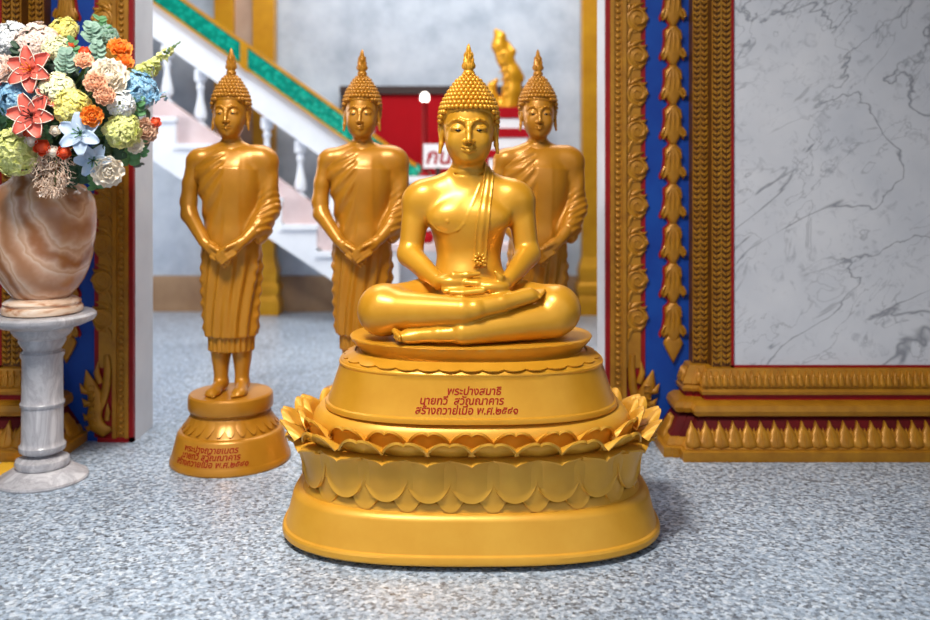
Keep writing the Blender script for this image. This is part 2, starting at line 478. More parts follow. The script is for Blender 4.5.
# ---------------------------------------------------------------- superellipse plans
def sup(a, b, n, k):
    """k points round a superellipse, evenly spaced, starting at the front middle, with outward normals"""
    T = np.linspace(0, 2*PI, 2881)[:-1]
    c, s_ = np.sin(T), -np.cos(T)
    X = a*np.sign(c)*np.abs(c)**(2/n); Y = b*np.sign(s_)*np.abs(s_)**(2/n)
    L = np.concatenate([[0], np.cumsum(np.hypot(np.diff(np.append(X, X[0])), np.diff(np.append(Y, Y[0]))))])
    out = []
    for i in range(k):
        t = L[-1]*i/k; j = min(int(np.searchsorted(L, t, 'right'))-1, len(X)-1)
        f = (t-L[j])/(L[j+1]-L[j]+1e-12); j2 = (j+1) % len(X)
        x = X[j]+(X[j2]-X[j])*f; y = Y[j]+(Y[j2]-Y[j])*f
        nx = np.sign(x)*abs(x/a)**(n-1)/a; ny = np.sign(y)*abs(y/b)**(n-1)/b; l = math.hypot(nx, ny)
        out.append((x, y, nx/l, ny/l))
    return out
def plinth(prof, n=2.6, k=96):
    """profile of (z, a, b)"""
    mb = MB()
    mb.rings([[(p[0], p[1], z) for p in sup(a, b, n, k)] for (z, a, b) in prof])
    return mb
def petal_frame(p, z, lean=0):
    nrm = Vector((p[2], p[3], 0)); t = Vector((-p[3], p[2], 0))
    return Matrix.Translation((p[0], p[1], z)) @ Matrix((t, nrm, Vector((0,0,1)))).transposed().to_4x4()
def text_mesh(lines, size, leading):
    """Thai lettering as plain triangles in the x-z plane, centred; lines = (text, shift)"""
    V, Fc = [], []
    for li, (txt, dx) in enumerate(lines):
        cu = bpy.data.curves.new('t', 'FONT'); cu.body = txt; cu.size = size; cu.align_x = 'CENTER'
        cu.extrude = 0; cu.resolution_u = 3; cu.offset = size*.019; cu.shear = .18
        o = bpy.data.objects.new('t', cu); COL.objects.link(o)
        dg = bpy.context.evaluated_depsgraph_get(); dg.update()
        me = bpy.data.meshes.new_from_object(o.evaluated_get(dg))
        b = len(V)
        V += [(v.co.x+dx, v.co.y-li*leading) for v in me.vertices]
        Fc += [tuple(i+b for i in p.vertices) for p in me.polygons]
        bpy.data.objects.remove(o); bpy.data.curves.remove(cu); bpy.data.meshes.remove(me)
    return V, Fc
def lettering(lines, size, leading, place, parent):
    V, Fc = text_mesh(lines, size, leading)
    mb = MB(); mb.add([place(x, z) for (x, z) in V], Fc)
    return mb.build('inscription', M['red_letter'], parent, None)

# ================================================================ SEATED BUDDHA
ZC = 3.2; XC = W(471, 0, ZC).x; SEAT = .673
def sculpt_seated(F):
    E = F.ell; C = F.cap
    E((0,.06,.40), (.138,.095,.13), k=.02)
    C((-.135,.065,.475), (.135,.065,.475), .058, k=.05)
    for s in (-1, 1): E((s*.07,-.002,.405), (.073,.045,.05), k=.05)
    E((0,.05,.27), (.112,.082,.15), k=.06)
    E((0,.03,.175), (.125,.095,.085), k=.06)
    E((0,.07,.09), (.20,.14,.095), k=.05)
    for s in (-1, 1): C((0,.07,.575), (s*.135,.065,.487), .036, .05, k=.05)
    C((0,.07,.5), (0,.045,.645), .062, .054, k=.03)
    for z, y in ((.562,-.003), (.583,-.004)):                               # neck folds
        F.chain([(-.062,.04,z+.004), (-.04,y+.012,z-.001), (0,y-.0035,z-.004), (.04,y+.012,z-.001), (.062,.04,z+.004)], [.003]*5, k=.004, cut=True)
    for s in (-1, 1):
        E((s*.176,.06,.468), (.06,.062,.062), k=.045)
        C((s*.187,.058,.46), (s*.207,.035,.285), .05, .043, k=.022)
        E((s*.21,.03,.28), (.043,.044,.045), k=.015)
    # forearms and hands
    WL, WR = (-.098,-.15,.196), (.128,-.15,.198)
    C((-.21,.02,.275), WL, .044, .0245, k=.012); C((.21,.02,.275), WR, .044, .0245, k=.012)
    # legs: thighs, then shins crossing, right leg on top
    for s in (-1, 1): C((s*.09,.03,.095), (s*.295,-.105,.098), .105, .08, k=.04)
    E((-.298,-.105,.1), (.075,.085,.082), k=.03); E((.298,-.105,.098), (.078,.085,.08), k=.03)
    C((-.28,-.13,.1), (-.02,-.235,.115), .074, .046, k=.03)                   # upper shin
    C((.28,-.13,.075), (-.02,-.235,.044), .07, .04, k=.012)                   # lower shin
    # hems, ankles and feet
    F.chain([(-.022,-.234,.114), (.02,-.24,.122)], [.041,.036], k=.004)
    F.chain([(0,-.238,.118), (.11,-.215,.138), (.2,-.185,.158)], [.036,.031,.026], k=.006)
    E((.19,-.178,.157), (.05,.03,.022), k=.012)
    F.chain([(0,-.236,.042), (-.1,-.235,.037), (-.2,-.215,.03)], [.033,.026,.021], k=.006)
    E((-.195,-.215,.026), (.055,.03,.021), k=.012)
    for i in range(5):                                                       # toes
        C((.225,-.165-.009*i+.012,.166-.002*i), (.252-.004*i,-.167-.010*i+.012,.170-.004*i), .0095-.0008*i, .008-.0006*i, k=.003)
        C((-.228,-.205-.010*i,.032-.002*i), (-.247+.005*i,-.205-.011*i,.044-.003*i), .0105-.0007*i, .0098-.0007*i, k=.003)
    # hand from image right, underneath: palm up, fingers to the left
    E((.075,-.185,.19), (.062,.038,.024), k=.02)
    for i in range(4):
        y = -.163-.0155*i; z = .188-.0035*i; L = (.0,.012,.008,-.012)[i]
        F.chain([(.045,y-.006,z), (-.02,y-.012,z-.006), (-.072-L,y-.008,z-.010+.002*i)], [.0118,.011,.0082], k=.003)
    F.chain([(.118,-.17,.204), (.104,-.192,.218), (.09,-.195,.236)], [.017,.0125,.0075], k=.008)
    # hand from image left, on top: fingers to the right
    E((-.05,-.17,.205), (.06,.036,.022), k=.02)
    for i in range(4):
        y = -.15-.0145*i; z = .21-.0025*i; L = (.0,.012,.006,-.014)[i]
        F.chain([(-.01,y-.004,z), (.03,y-.01,z-.002), (.062+L,y-.008,z-.002)], [.0112,.0102,.0078], k=.003)
    F.chain([(-.08,-.165,.212), (-.05,-.186,.224), (-.005,-.188,.227), (.034,-.182,.231)], [.017,.0135,.0105,.0068], k=.008)
    # navel and nipple
    E((-.075,-.047,.398), (.006,.006,.006), k=.006)
    # robe edge: a fine ridge from the neck round under the chest
    edge = []
    for x, z in ((.042,.53), (.03,.497), (.012,.455), (-.004,.42), (-.018,.388), (-.04,.366), (-.075,.356), (-.11,.366), (-.134,.39)):
        edge.append((x, z))
    pts = [(x, y_front(F, x, z), z) for x, z in edge]
    F.chain(pts, [.0032]*len(pts), k=.003)
    # hem creases at the ankles
def y_front(F, x, z):
    i = int(round((x-F.lo[0])/F.h)); k = int(round((z-F.lo[2])/F.h))
    if not (0 <= i < F.n[0] and 0 <= k < F.n[2]): return -.06
    col = F.f[i,:,k]; w = np.nonzero(col < 0)[0]
    return F.ax[1][w[0]] if len(w) else -.06
def make_seated():
    t = thing('buddha_statue', (XC, ZC, .442), 'golden seated meditating Buddha statue on its red-lettered plinth, foremost and centre', 'statue')
    up = SEAT-.442
    H = HeadFrame((0,.045,.728), 1, 1, 1)
    B = Field((-.40,-.34,-.012), (.40,.24,.606), .0036); sculpt_seated(B); 
    # shoulder cloth: a thin folded band over the left shoulder, taken from the finished body
    SB = Field((-.02,-.12,.15), (.16,.2,.606), .0034); sculpt_seated(SB)
    X = SB.ax[0][:,None,None]; Y = SB.ax[1][None,:,None]; Z = SB.ax[2][None,None,:]
    xl = np.interp(SB.ax[2], [.2,.27,.36,.45,.53,.6], [.017,.017,.022,.034,.05,.058])[None,None,:]
    xr = np.interp(SB.ax[2], [.2,.27,.36,.45,.53,.6], [.062,.064,.07,.078,.088,.095])[None,None,:]
    m = np.maximum(np.maximum(xl-X, X-xr), np.maximum(.238-Z, Y-.07))
    groove = .0012*np.cos((X-xl)/(xr-xl)*2*PI*2)
    SB.f = np.maximum(SB.f-.0045-groove, m).astype(np.float32)
    Hd = Field((-.125,-.13,.588), (.125,.19,.86), .0021); sculpt_seated(Hd); sculpt_head(Hd, H)
    # the chin and jaw also enter the lower grid, so that both halves meet
    sculpt_head(B, H)
    body = field_obj('figure', [B, Hd], M['gold_seated'], t); body.location = (-.008,0,up)
    sash = field_obj('shoulder_cloth', [SB], M['gold_seated'], t); sash.location = (-.008,0,up)
    # flower motif at the end of the cloth
    mb = MB(); c = Vector((.038,-.0705,.268))
    for i in range(8):
        a = 2*PI*i/8+.2; d = Vector((math.cos(a), 0, math.sin(a)))
        mb.tube([c+d*.006, c+d*.015+Vector((0,-.002,0)), c+d*.028], [.004,.0065,.0015], 6)
    mb.ball(c+Vector((0,-.003,0)), .006, 8, 6)
    o = mb.build('cloth_motif', M['gold_seated'], sash, 180)
    for o in (make_hair(H, M['gold_seated'], t, .0178, .0098), make_finial(H, M['gold_seated'], t, .306)): o.location = (-.008,0,up)
    n0 = len(t.children); make_eyes(H, t)
    for o in t.children:
        if o.name.startswith('eye'): o.location = (-.008,0,up); o['label'] = 'dark painted eye'
    # lotus seat: cup with a scalloped lip
    k = 120; nn = 2.3
    def cup(z, a, b, amp, cnt=34):
        return [(p[0]*(1-0), p[1], z+amp*(abs(math.sin(PI*cnt*i/(2*k)*2/2))-.5)) for i, p in enumerate(sup(a, b, nn, k))]
    mb = MB()
    mb.rings([[(p[0],p[1],z) for p in sup(a,b,nn,k)] for z,a,b in ((.17,.388,.247),(.186,.390,.249),(.194,.398,.254),(.205,.409,.261),(.217,.418,.267),(.226,.424,.271),(.2295,.424,.271),(.231,.42,.267),(.231,.40,.25))])
    seat = mb.build('lotus_seat', M['gold_seated'], t, 35)
    mb = MB(); q = sup(.4195,.2675,nn,36)                                       # hanging lip scallops
    for p in q:
        Mx = petal_frame(p, .2265)
        w = .038
        def fn(u, v): 
            z = -v*(.0135*(1-.6*abs(u)**2.2)); 
            return Mx @ Vector((u*w, .0035-.0075*v+.0015*(1-u*u), z))
        mb.sheet(fn, 6, 4, -.004)
    mb.build('lip_scallops', M['gold_seated'], seat, 60)
    # band of small turned-down petals above the lettered plinth
    band = plinth([(.150,.458,.296),(.154,.455,.293),(.160,.445,.286),(.170,.415,.262),(.18,.394,.25)], 2.5).build('petal_band', M['gold_seated'], t, 35)
    mb = MB()
    for i, p in enumerate(sup(.402,.255,2.5,32)):
        Mx = petal_frame(p, .178); w = .046
        def fn(u, v):
            e = v*(1-.6*abs(u)**2.6)
            return Mx @ Vector((u*w*(1+.1*v), 0.003+.041*e+.003*(1-u*u), .002-.0195*e**.9+.002*(1-u*u)))
        mb.sheet(fn, 8, 5, -.004)
    mb.build('small_petals', M['gold_seated'], band, 60)
    pl = plinth([(.0,.509,.337),(.011,.509,.337),(.016,.506,.335),(.019,.499,.329),(.023,.497,.327),(.128,.462,.297),(.140,.459,.295),(.146,.462,.297),(.150,.461,.296),(.152,.45,.29)], 2.6).build('plinth', M['gold_seated'], t, 30)
    A = np.array([(.023,.497,.327),(.128,.462,.297)])
    def place(x, z):
        zz = .089+z*1.0
        a = np.interp(zz, A[:,0], A[:,1]); b = np.interp(zz, A[:,0], A[:,2]); xx = x-.005
        return Vector((xx, -b*(1-abs(xx/a)**2.6)**(1/2.6)-.0012, zz))
    lettering([('พระปางสมาธิ', .012), ('นายทวี  สุวัณณาคาร', -.028), ('สร้างถวายเมื่อ พ.ศ.๒๕๔๑', -.012)], .0335, .029, place, pl).location = (0,0,0)
    return t
buddha = make_seated()

# ================================================================ LOTUS PEDESTAL UNDER IT
def make_pedestal():
    t = thing('lotus_pedestal', (XC, ZC, 0), 'large golden lotus pedestal with two tiers of open petals on the granite floor', 'pedestal')
    G = M['gold_pedestal']
    plinth([(.0,.61,.36),(.021,.615,.365)], 2.7).build('gap_shade', M['black'], t)  # near-black block, the shade of the gap put into its colour
    plinth([(.019,.648,.396),(.025,.653,.4),(.04,.653,.4),(.047,.649,.396),(.050,.641,.389),(.054,.639,.387),(.145,.617,.373),(.155,.611,.368),(.162,.600,.36),(.165,.594,.355),(.167,.584,.346),(.186,.578,.342),(.194,.572,.337),(.2,.55,.322)], 2.7).build('base_block', G, t, 30)
    plinth([(.19,.548,.322),(.23,.55,.325),(.3,.553,.33),(.34,.556,.335),(.352,.54,.33)], 2.7).build('core', G, t, 35)
    plinth([(.34,.50,.30),(.35,.545,.338),(.385,.552,.345),(.412,.546,.34),(.43,.530,.328),(.439,.512,.313),(.442,.49,.3)], 2.6).build('top_disc', G, t, 30)
    N = 22
    def hanging(p, dz, w, L, off):
        Mx = petal_frame(p, .338+dz)
        def fn(u, v):
            e = math.sqrt(max(0, 1-(abs(u)**2.2)*.985))
            z = -v*L*(e*.9+.1)
            bul = .020*math.sin(PI*min(1, v*.8+.2))*(1-u*u)
            rim = .007*max(0, max(abs(u), v)-.86)/.14
            flare = (.030+.03*p[2]**2)*(1-v)**3.5
            return Mx @ Vector((u*w, off+bul+rim+flare+.014*v, z))
        return MB().sheet(fn, 18, 14, -.008)
    def lip(p, w):        # rolled lip where each hanging petal turns outwards, cusped in the middle
        Mx = petal_frame(p, .338)
        def fn(u, v):
            a = abs(u); cusp = .016*math.exp(-a/.22)*v
            prof = 1-.55*a**2.4
            return Mx @ Vector((u*w, .020+((.044+.025*p[2]**2)*prof)*v, .002+.010*v*prof-.014*v*v*prof-cusp*.9))
        return MB().sheet(fn, 16, 6, .006)
    def upper(p, w, Ht, out, base, dz):
        Mx = petal_frame(p, dz)
        def fn(u, v):
            a = abs(u)
            wid = w*(math.sin(PI*(.22+.36*v)))**.8
            top = (1-.60*a**2.4)-.15*math.exp(-a/.14)
            z = Ht*v*(top*v+(1-v))
            o = base+out*(1+.42*p[2]**2)*math.sin(PI/2*v**.9)-.040*a*a*(.35+.65*v)-.010*v*v*math.exp(-a/.18)
            c = max(0, v-.66)/.34; curl = .020*c*c
            return Mx @ Vector((u*wid, o+curl, z-curl*.45))
        return MB().sheet(fn, 18, 12, .0075)
    ring = sup(.556,.330,2.7,2*N)
    for i in range(N):
        hanging(ring[2*i+1], -.004, .06, .165, .0).build('under_petal', G, t, 60)
        hanging(ring[2*i], 0, .079, .138, .008).build('hanging_petal', G, t, 60)
        lip(ring[2*i], .079).build('petal_lip', G, t, 60)
    r1 = sup(.553,.338,2.6,2*N)
    for i in range(N):
        upper(r1[2*i+1], .074, .082, .066, .008, .334).build('front_petal', G, t, 60)
        upper(r1[2*i], .075, .102, .026, .000, .336).build('back_petal', G, t, 60)
    return t
pedestal = make_pedestal()

# ================================================================ STANDING BUDDHAS
def standing_fold(x, y, z):
    a = np.arctan2(x, -y)
    w = sstep(.66, .52, z)*sstep(.2, .26, z)
    f = .0050*np.sin(a*13+3*np.sin(z*7))*w*(.4+.6*sstep(.05, .35, np.abs(a)))
    side = sstep(.8, 1.0, np.abs(x)/.125)
    return f+.0024*np.sin(z*120)*side*w
def sculpt_standing_body(F):
    E = F.ell; C = F.cap
    E((0,0,.9), (.11,.075,.16), k=.02)
    C((-.12,.01,1.005), (.12,.01,1.005), .04, k=.04)
    for s in (-1, 1): C((0,.015,1.075), (s*.12,.01,1.01), .026, .036, k=.03)
    C((0,.012,1.02), (0,0,1.13), .042, .037, k=.02)
    for z in (1.075, 1.09):
        F.chain([(-.043,-.005,z+.003), (0,-.04,z-.003), (.043,-.005,z+.003)], [.0022]*3, k=.003, cut=True)
    # bare arm at image left
    E((-.15,.01,1.0), (.045,.045,.045), k=.03)
    F.chain([(-.157,.01,.99), (-.174,.005,.9), (-.183,-.002,.82), (-.174,-.02,.765), (-.085,-.105,.655)], [.038,.036,.035,.035,.025], k=.014)
    # both hands crossed in front
    E((-.05,-.117,.627), (.044,.021,.027), k=.012, rot=Matrix.Rotation(.62, 3, 'Y'))
    for i in range(4):
        o = Vector((.009*i-.013, 0, .0115*i-.018))
        b = Vector((-.035,-.128,.612))+o; e = Vector((.028-.004*abs(i-1.5),-.136,.566))+o*.9
        F.chain([tuple(b), tuple((b+e)/2+Vector((0,-.005,.003))), tuple(e)], [.0102,.0094,.007], k=.003)
    F.chain([(-.055,-.13,.64), (-.02,-.143,.622), (.0,-.143,.604)], [.011,.0092,.0068], k=.005)
    C((.14,-.06,.73), (.088,-.11,.665), .032, .025, k=.01)
    E((.055,-.128,.64), (.046,.021,.027), k=.012, rot=Matrix.Rotation(-.62, 3, 'Y'))
    for i in range(4):
        o = Vector((-.009*i+.013, 0, .0115*i-.018))
        b = Vector((.04,-.14,.624))+o; e = Vector((-.018+.004*abs(i-1.5),-.15,.582))+o*.9
        F.chain([tuple(b), tuple((b+e)/2+Vector((0,-.005,.003))), tuple(e)], [.0102,.0094,.007], k=.003)
    F.chain([(.058,-.142,.65), (.022,-.155,.634), (.004,-.155,.618)], [.011,.0092,.0068], k=.005)
    # legs and feet
    for s in (-1, 1):
        C((s*.05,.01,.35), (s*.045,.01,.05), .045, .03, k=.012)
        E((s*.046,.012,.2), (.036,.04,.1), k=.03)
        C((s*.046,.02,.028), (s*.058,-.09,.016), .03, .02, k=.02)
        E((s*.056,-.075,.012), (.032,.05,.018), k=.015)
        for i in range(5):
            x = s*(.036+.0105*i)
            C((x+s*.002,-.105+.003*i,.012), (x+s*.003,-.135+.007*i,.008), .0085-.0007*i, .007-.0005*i, k=.003)
def sculpt_standing_robe(F):
    E = F.ell; C = F.cap
    E((0,.0,.88), (.117,.084,.14), k=.02)
    for s in (-1, 1): E((s*.05,-.022,.93), (.062,.052,.085), k=.06)
    C((-.06,.012,.99), (.13,.012,1.008), .054, .046, k=.05)
    C((-.118,.008,.955), (-.05,.01,1.0), .046, .052, k=.04); C((-.03,.012,1.02), (.1,.012,1.02), .044, .042, k=.04)
    zs = [.243,.26,.35,.5,.62,.7,.8,.93]
    F.column(zs, [.112,.113,.118,.127,.13,.122,.110,.095], [.09,.09,.09,.092,.092,.086,.078,.06], [0]*8, [.005]*8, k=.06, fold=standing_fold)
    # under-robe
    F.column([.175,.18,.28], [.094,.096,.098], [.075,.076,.078], [0]*3, [.008]*3, k=.004, fold=lambda x, y, z: .003*np.sin(np.arctan2(x, -y)*22))
    # covered shoulder and sleeve at image right
    E((.148,.01,.995), (.052,.052,.052), k=.04)
    C((.155,.01,.99), (.166,.0,.79), .045, .045, k=.02)
    C((.166,-.005,.79), (.125,-.07,.705), .045, .038, k=.02)
    C((.163,.0,.78), (.145,-.035,.69), .04, .033, k=.025)
    C((.152,-.03,.7), (.138,-.05,.66), .03, .02, k=.02)
    v = F.view((-.2,-.2,.15), (.26,.2,1.1)); sl, X, Y, Z = v
    d = F.f[sl].copy()
    # sleeve gathers
    q = X*.9-Z*.55+Y*.3
    sl_m = sstep(.118, .14, X)*sstep(1.0, .9, Z)*sstep(.62, .66, Z)
    d -= (.0030*np.sin((Z+.75*(.17-X)+.5*Y)*200)*sl_m*sstep(.92,.78,Z)+.0015*np.sin(q*90)*sl_m)
    # diagonal pleats from the covered shoulder down to the bare side, plain panel in the middle
    tor = sstep(.62, .68, Z)*sstep(1.06, 1.0, Z)*sstep(.02, -.02, Y)
    fan = np.arctan2(Z-1.09, X-.10)
    left = sstep(-.005, -.03, X)
    d -= .0036*np.sin(fan*34)*left*tor
    d -= .0028*sstep(-.024,-.006,X)*sstep(.068,.05,X)*tor*sstep(1.05,.93,Z)        # folded cloth hanging in front
    # neckline: cut the robe away above a slanting edge on the bare side
    nl = (.072*(X-.03)/.14)                                                        # rises towards the covered shoulder
    edge = (Z-(1.062+(X+.03)*.80+np.abs(Y)*.10))
    cutm = np.maximum(edge*.85, -(.075-X))
    d = np.maximum(d, np.where(X < .075, edge*.85, d))
    arm = (X+.128)*-1
    F.f[sl] = d.astype(np.float32)
def make_standing():
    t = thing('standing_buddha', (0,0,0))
    up = .293; G = M['gold_standing']
    H = HeadFrame((0,-.006,1.207), .76, .78, .86)
    B = Field((-.235,-.175,-.006), (.235,.11,1.092), .0046); sculpt_standing_body(B); sculpt_head(B, H)
    Hd = Field((-.1,-.12,1.08), (.1,.12,1.33), .0019); sculpt_standing_body(Hd); sculpt_head(Hd, H)
    R = Field((-.21,-.16,.165), (.26,.14,1.09), .0046); sculpt_standing_robe(R)
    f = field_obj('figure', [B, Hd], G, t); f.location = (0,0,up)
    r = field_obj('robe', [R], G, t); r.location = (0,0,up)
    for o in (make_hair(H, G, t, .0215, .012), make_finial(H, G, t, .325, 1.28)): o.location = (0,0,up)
    make_eyes(H, t)
    for o in t.children:
        if o.name.startswith('eye'): o.location = (0,0,up); o['label'] = 'dark painted eye'
    # round base: disc, lotus collar, lettered plinth
    MB().lathe([(.165,.218),(.176,.224),(.18,.232),(.18,.272),(.177,.284),(.17,.291),(.15,.2935)], 64).build('footing_disc', G, t, 30)
    col = MB().lathe([(.205,.138),(.2,.145),(.19,.165),(.17,.195),(.162,.21),(.166,.22)], 64).build('lotus_collar', G, t, 35)
    mb = MB()
    for i in range(26):
        a = 2*PI*i/26; p = (.172*math.sin(a), -.172*math.cos(a), math.sin(a), -math.cos(a)); Mx = petal_frame(p, .205)
        def fn(u, v): return Mx @ Vector((u*.0235, -.004+.036*(v*(1-.6*abs(u)**2.2))**1.3+.003*(1-u*u), -.055*v*(1-.6*abs(u)**2.2)))
        mb.sheet(fn, 8, 6, -.004)
    mb.build('collar_petals', G, col, 60)
    prof = [(.252,0),(.255,.006),(.254,.022),(.249,.03),(.2475,.034),(.224,.126),(.219,.134),(.21,.139),(.19,.141)]
    pl = MB().lathe(prof, 72).build('plinth', G, t, 30)
    def place(x, z):
        zz = .094+z; r = np.interp(zz, [.034,.126], [.2475,.224])+.0013; a = (x-.035)/r
        return Vector((r*math.sin(a), -r*math.cos(a), zz))
    lettering([('พระปางถวายเนตร', .0), ('นายทวี สุวัณณาคาร', .0), ('สร้างถวายเมื่อ พ.ศ.๒๕๔๑', .0)], .034, .027, place, pl)
    return t
st0 = make_standing()
spots = [(231, 3.915, 'golden standing Buddha on a full round lettered base, leftmost of three, beside the flower stand'),
         (362, 3.955, 'golden standing Buddha with crossed hands, just behind the left shoulder of the seated statue'),
         (538, 3.955, 'golden standing Buddha partly hidden behind the right shoulder of the seated statue')]
for i, (px, d, lab) in enumerate(spots):
    o = st0 if i == 0 else copy_tree(st0)
    o.location = (W(px, 0, d).x, d, 0)
    tag(o, lab, 'statue', 'standing Buddha statues in the doorway')
# ================================================================ THE HALL
FW, PF, RD = 4.17, 4.03, 4.10          # depth of the blue wall, of the pier face, of the pier's set-back corner
DL, DR = -1.527, .650                  # doorway edges
MID = (DL+DR)/2
TOP = 2.75
CEIL = 4.3
struct('floor', MB().box((-4.5,-1.5,-.05), (4.5,8.1,0)), M['granite'])
struct('ceiling_blocker', MB().box((-4.6,1.3,CEIL), (4.6,8.1,CEIL+.1)), M['ceiling_blocker'])  # unseen, added so that sky light enters only from the front
struct('wall_right_blocker', MB().box((2.9,1.3,0), (3.0,8.1,CEIL)), M['blocker_wall'])  # unseen, added to block sky light and darken the right side
struct('wall_left_blocker', MB().box((-4.6,1.3,0), (-4.5,8.1,CEIL)), M['blocker_wall'])  # unseen, added with the ceiling to limit sky light
struct('wall_back', MB().box((-4.5,8.0,0), (4.5,8.1,CEIL)), M['plaster'])
struct('baseboard_back', MB().box((-4.5,7.975,0), (4.5,8.0,.315)), M['tan_stone'])
def build_side(s):
    """s=+1: right of the doorway, s=-1: left; X measured from the doorway middle"""
    side = 'right' if s > 0 else 'left'
    mx = lambda u: MID+s*u
    e = (DR-DL)/2                                                             # half doorway
    def bx(mb, u0, y0, z0, u1, y1, z1):
        a, b = sorted((mx(u0), mx(u1))); mb.box((a,y0,z0), (b,y1,z1)); return mb
    struct('wall_front_'+side, bx(MB(), e+.012, FW, 0, e+2.6, FW+.21, CEIL), M['blue_wall'])
    struct('trim_jamb_'+side, bx(MB(), e-.006, FW+.004, 0, e+.012, FW+.235, CEIL), M['jamb_white'])
    # --- carved strip beside the doorway
    st = thing('trim_carved_strip_'+side, (mx(e+.1), FW, 0), None, None, None, 'structure')
    loc = lambda o: (setattr(o, 'location', (-mx(e+.1), -FW, 0)), o)[1]
    mb = MB(); bx(mb, e-.004, FW-.022, 0, e+.016, FW+.004, TOP); bx(mb, e-.004, FW-.022, 0, e+.16, FW-.0, .022); loc(mb.build('red_edge', M['red_lacquer'], st))
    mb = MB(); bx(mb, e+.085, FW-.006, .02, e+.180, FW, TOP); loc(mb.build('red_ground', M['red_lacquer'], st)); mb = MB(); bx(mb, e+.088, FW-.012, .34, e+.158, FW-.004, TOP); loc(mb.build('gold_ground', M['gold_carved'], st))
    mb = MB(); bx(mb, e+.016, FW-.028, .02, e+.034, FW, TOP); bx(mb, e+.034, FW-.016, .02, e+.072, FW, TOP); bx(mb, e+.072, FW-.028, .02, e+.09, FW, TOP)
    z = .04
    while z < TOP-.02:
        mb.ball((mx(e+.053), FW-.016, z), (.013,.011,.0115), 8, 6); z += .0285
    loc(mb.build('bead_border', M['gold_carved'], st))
    # scroll: repeating kranok curl with a leaf pointing up
    def scroll():
        mb = MB(); c = Vector((.138, 0, .045))
        mb.ball((c.x-.004, -.004, c.z), (.048,.016,.056), 16, 8)
        sp = []
        for i in range(30):
            a = -PI*.5-i/29*PI*3.3; r = .047*(1-i/29*.84); sp.append((c.x+r*math.cos(a)*.98, -.015-.006*i/29, c.z+r*math.sin(a)*1.15))
        mb.tube(sp, [.0075-.003*i/29 for i in range(30)], 6)
        mb.tube([(.098,-.012,-.06),(.104,-.016,-.02),(.118,-.014,.0)], [.006,.009,.007], 6)
        for (x0,z0,x1,z1,x2,z2,r) in ((.108,.088,.132,.107,.168,.118,.0125),(.12,-.018,.148,-.008,.176,.014,.011),(.1,.07,.104,.1,.116,.128,.009),(.166,.028,.177,.045,.176,.07,.009),(.15,.09,.166,.086,.179,.098,.008)):
            mb.tube([(x0,-.006,z0),(x1,-.011,z1),(x2,-.006,z2)], [r*.8,r,.001], 8)
        return mb
    first = None; z = TOP-.12; n = 0
    while z > .42:
        if first is None:
            src = scroll(); mb = MB(); mb.v = [Vector((s*(.088+(p.x-.088)*1.12), p.y, p.z)) for p in src.v]; mb.f = [f if s > 0 else tuple(reversed(f)) for f in src.f]
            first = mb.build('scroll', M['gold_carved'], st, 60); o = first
        else:
            o = first.copy(); COL.objects.link(o); o.parent = st
        o.location = (mx(e)-mx(e+.1), 0, z-.04); z -= .172
    # foliate foot of the strip: an S-shaped flame curl
    mb = MB(); f = lambda u, z, d=-.014: (mx(e+u), FW+d, z)
    mb.tube([f(.1,.06),f(.13,.05),f(.165,.075),f(.178,.12),f(.168,.17),f(.176,.22),f(.2,.27),f(.215,.33)], [.012,.03,.038,.036,.033,.034,.028,.003], 12, .5, (0,1,0))
    mb.tube([f(.12,.40),f(.115,.33),f(.12,.26),f(.135,.2),f(.15,.15)], [.012,.018,.02,.02,.012], 10, .6, (0,1,0))
    for (u0,z0,u1,z1,u2,z2,r) in ((.19,.12,.215,.11,.232,.13,.014),(.19,.18,.215,.175,.236,.2,.016),(.2,.23,.226,.235,.246,.27,.015),(.185,.08,.205,.06,.226,.07,.012),(.15,.27,.165,.32,.16,.37,.014),(.12,.1,.112,.14,.118,.18,.012)):
        mb.tube([f(u0,z0),f(u1,z1,-.02),f(u2,z2,-.01)], [r,r*1.05,.001], 8, .7, (0,1,0))
    for i in range(7):
        a = .4*i; mb.tube([f(.15+.03*math.sin(a),.07+.03*i,-.03), f(.17,.085+.03*i,-.034), f(.19+.01*math.sin(a),.08+.03*i,-.03)], .0045, 6)
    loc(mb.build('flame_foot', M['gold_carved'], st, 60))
    # --- hanging ornament in the middle of the blue strip
    u = e+.308
    g = thing('hanging_ornament', (mx(u), FW, 0), 'gilded string of bell buds on the blue strip ' + ('right of the doorway' if s > 0 else 'behind the bouquet'), 'ornament', 'gilded hanging ornaments')
    half = [(.016,.092),(.03,.078),(.044,.07),(.046,.05),(.043,.03),(.047,.005),(.052,-.02),(.062,-.035),(.066,-.05),(.058,-.062),(.05,-.052),(.04,-.042),(.034,-.058),(.022,-.072),(.014,-.088)]
    half = [(x*.82, z*1.06) for x, z in half]
    outline = [(x, z) for x, z in half]+[(-x, z) for x, z in reversed(half)]
